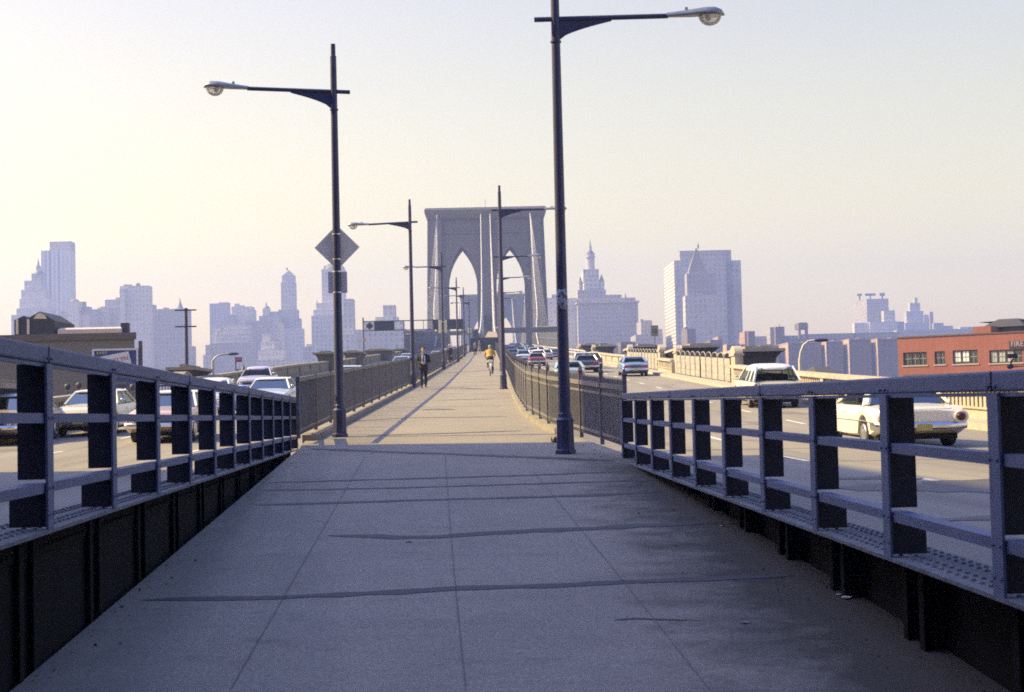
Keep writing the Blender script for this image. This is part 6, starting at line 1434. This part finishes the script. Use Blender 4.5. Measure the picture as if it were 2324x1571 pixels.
for c, sx in ((PR, 1), (PL, -1)):
    mb = MB(); mb.bar((sx * .06, -.05, .29), (sx * .07, c.y, c.z), .02, .025); mb.box((sx * .12, c.y, c.z), (.09, .08, .02)); mb.build('pedal', M_HUB, bk)
f = V3((0, 1, 0)); s = V3((1, 0, 0)); J = {'pelvis': V3((0, -.24, 1.03)), 'neck': V3((0, .13, 1.45)), 'head': V3((0, .20, 1.59))}
for k, g, c in (('r', 1, PR), ('l', -1, PL)):
    J['sh' + k] = V3((g * .19, .09, 1.39)); J['el' + k] = V3((g * .29, .13, 1.16)); J['wr' + k] = V3((g * .245, .24, 1.045)); J['hd' + k] = V3((-g * .1, .9, -.2)); J['pn' + k] = V3((0, 0, -1))
    J['hip' + k] = V3((g * .095, -.21, .99)); J['an' + k] = c + V3((0, -.06, .09)); J['to' + k] = c + V3((0, .09, .03))
    h, a = J['hip' + k], J['an' + k]; dd = (a - h).length; t = .45; mid = (h + a) / 2; off = math.sqrt(max(.0004, t * t - dd * dd / 4)); J['kn' + k] = mid + V3((g * .03, off * .93, off * .3))
cy = figure(q, .03, 'cyclist in a yellow shirt and black shorts riding away up the promenade', J, f, {'skin': M_SKIN, 'hair': M_HAIR_G, 'coat': M_YEL, 'legs': M_SHORT, 'shoe': M_SHOE}, {'hem': .93, 'sleeve': -1, 'leg_len': -1, 'coat_name': 'shirt', 'leg_name': 'shorts'})
cy.rotation_euler = (pt, 0, .03)
for k in ('r', 'l'):
    mb = MB(); a, kn = J['an' + k], J['kn' + k]; mb.tube([a, a.lerp(kn, .45), a.lerp(kn, .62)], [.044, .060, .066], n=10); fuse(mb.build('sock', M_SOCK, cy), .012, 2)

# ================================================================== LITTER AND DUST ON THE WALKWAY
M_PAPER = mat('paper_scrap', (.62, .62, .60), .8); M_DRY = mat('dry_leaf', (.20, .13, .06), .9)
for i, (px, py) in enumerate(((1908, 1352), (1930, 1349), (1921, 1360), (1790, 1252), (1801, 1257), (2102, 1466), (2118, 1470), (1640, 1195), (1700, 1180), (1690, 1415), (1402, 1050), (1340, 1040))):
    q = hit(px, py, zw); k = random.uniform(.02, .045); a = random.uniform(0, 3)
    mb = MB(); pts = [(k * math.cos(a + t) * random.uniform(.6, 1.2), k * math.sin(a + t) * random.uniform(.5, 1.1), .006 + random.uniform(0, .012)) for t in (0, 1.1, 2.2, 3.3, 4.6)]
    c = mb.pts(pts); mb.face(c); o = mb.build('paper_scrap', M_PAPER, None, None, q); o.modifiers.new('thick', 'SOLIDIFY').thickness = .002
    tag(o, ('scrap of white paper under the right girder, left one of the cluster of three', 'scrap of white paper under the right girder, right one of the cluster of three', 'scrap of white paper under the right girder, lowest of the cluster of three', 'white scrap left of a pair below the third stiffener from the right', 'white scrap right of a pair below the third stiffener from the right', 'white scrap left of a pair in the bottom right corner', 'white scrap right of a pair in the bottom right corner', 'white scrap by the end of the long tar seam near the right girder', 'white scrap in the dust between two right stiffeners', 'lone white scrap right of the right-hand slab joint near the bottom', 'white scrap at the foot of the iron fence, right one of two', 'white scrap at the foot of the iron fence, left one of two')[i], 'litter', 'paper scraps on the walkway')
mb = MB(); rnd = random.Random(3)
for i in range(420):
    y = rnd.uniform(7.5, 30); side = rnd.random()
    if side < .75: x = xr(y) - abs(rnd.gauss(0, .42)) - .05
    else: x = xl(y) + abs(rnd.gauss(0, .15)) + .05
    if y > 24 and side < .75: x = xr(y) - abs(rnd.gauss(0, .2)) - .3
    k = rnd.uniform(.004, .012) if i % 14 else rnd.uniform(.012, .022); c = Vector((x, y, zw(y) + .004)); a = rnd.uniform(0, 6)
    p = mb.pts([c + Vector((k * math.cos(a + t), k * math.sin(a + t), 0)) for t in (0, 2.1, 4.2)] + [c + Vector((0, 0, k * .8))])
    for j in range(3): mb.face((p[j], p[(j + 1) % 3], p[3]))
tag(mb.build('grit', mat('grit', (.06, .05, .04), .9, var=.5, scale=30)), kind='stuff', label='dark grit and crumbs along the foot of the right girder', cat='grit')
q = hit(928, 1231, zw); mb = MB(); mb.loft([[(q.x + r * math.cos(a), q.y + r * math.sin(a), q.z + z) for a in (2 * math.pi * j / 9 for j in range(9))] for r, z in ((.035, .003), (.03, .008), (.01, .01))])
tag(mb.build('gum_spot', mat('black_gum', (.015, .015, .02), .6)), 'single black spot of gum in the middle of the walkway', 'gum')
for i, (px, py, sc) in enumerate(((918, 872, 1.0), (1045, 815, .8), (1262, 1004, .5))):
    q = hit(px, py, zw); mb = MB(); rnd = random.Random(i)
    for k in range(46):
        a = rnd.uniform(0, 6.3); r = abs(rnd.gauss(0, .14)) * sc; h = rnd.uniform(.1, .5) * sc; b = Vector((r * math.cos(a), r * math.sin(a), 0)); t = b + Vector((rnd.uniform(-.12, .12), rnd.uniform(-.12, .12), h)) * (1 if sc > .6 else .5)
        w_ = Vector((math.cos(a + 1), math.sin(a + 1), 0)) * .018; p = mb.pts([b - w_, b + w_, (b + t) / 2 + w_ * 1.5, t, (b + t) / 2 - w_ * 1.5]); mb.face(p)
    o = mb.build('weed', M_DRY, None, None, Vector((q.x, q.y, q.z))); o.modifiers.new('thick', 'SOLIDIFY').thickness = .003
    tag(o, ('dry brown weed at the foot of the second left lamp', 'dry brown weed by the far left fence', 'low dry weeds at the foot of the iron fence')[i], 'weed', kind='stuff' if i == 2 else None)

# ================================================================== HAZE
hm = bpy.data.materials.new('haze_air'); hm.use_nodes = True; n = hm.node_tree.nodes; l = hm.node_tree.links
for x in list(n):
    if x.type == 'BSDF_PRINCIPLED': n.remove(x)
pv = n.new('ShaderNodeVolumePrincipled'); pv.inputs['Color'].default_value = (.40, .51, .97, 1); pv.inputs['Density'].default_value = .00041; pv.inputs['Anisotropy'].default_value = .3
l.new(pv.outputs[0], n['Material Output'].inputs['Volume'])
mb = MB(); mb.box((0, 1200, 122), (3600, 2900, 250))
hz = tag(mb.build('haze', hm), kind='stuff', label='pale blue city haze', cat='haze')
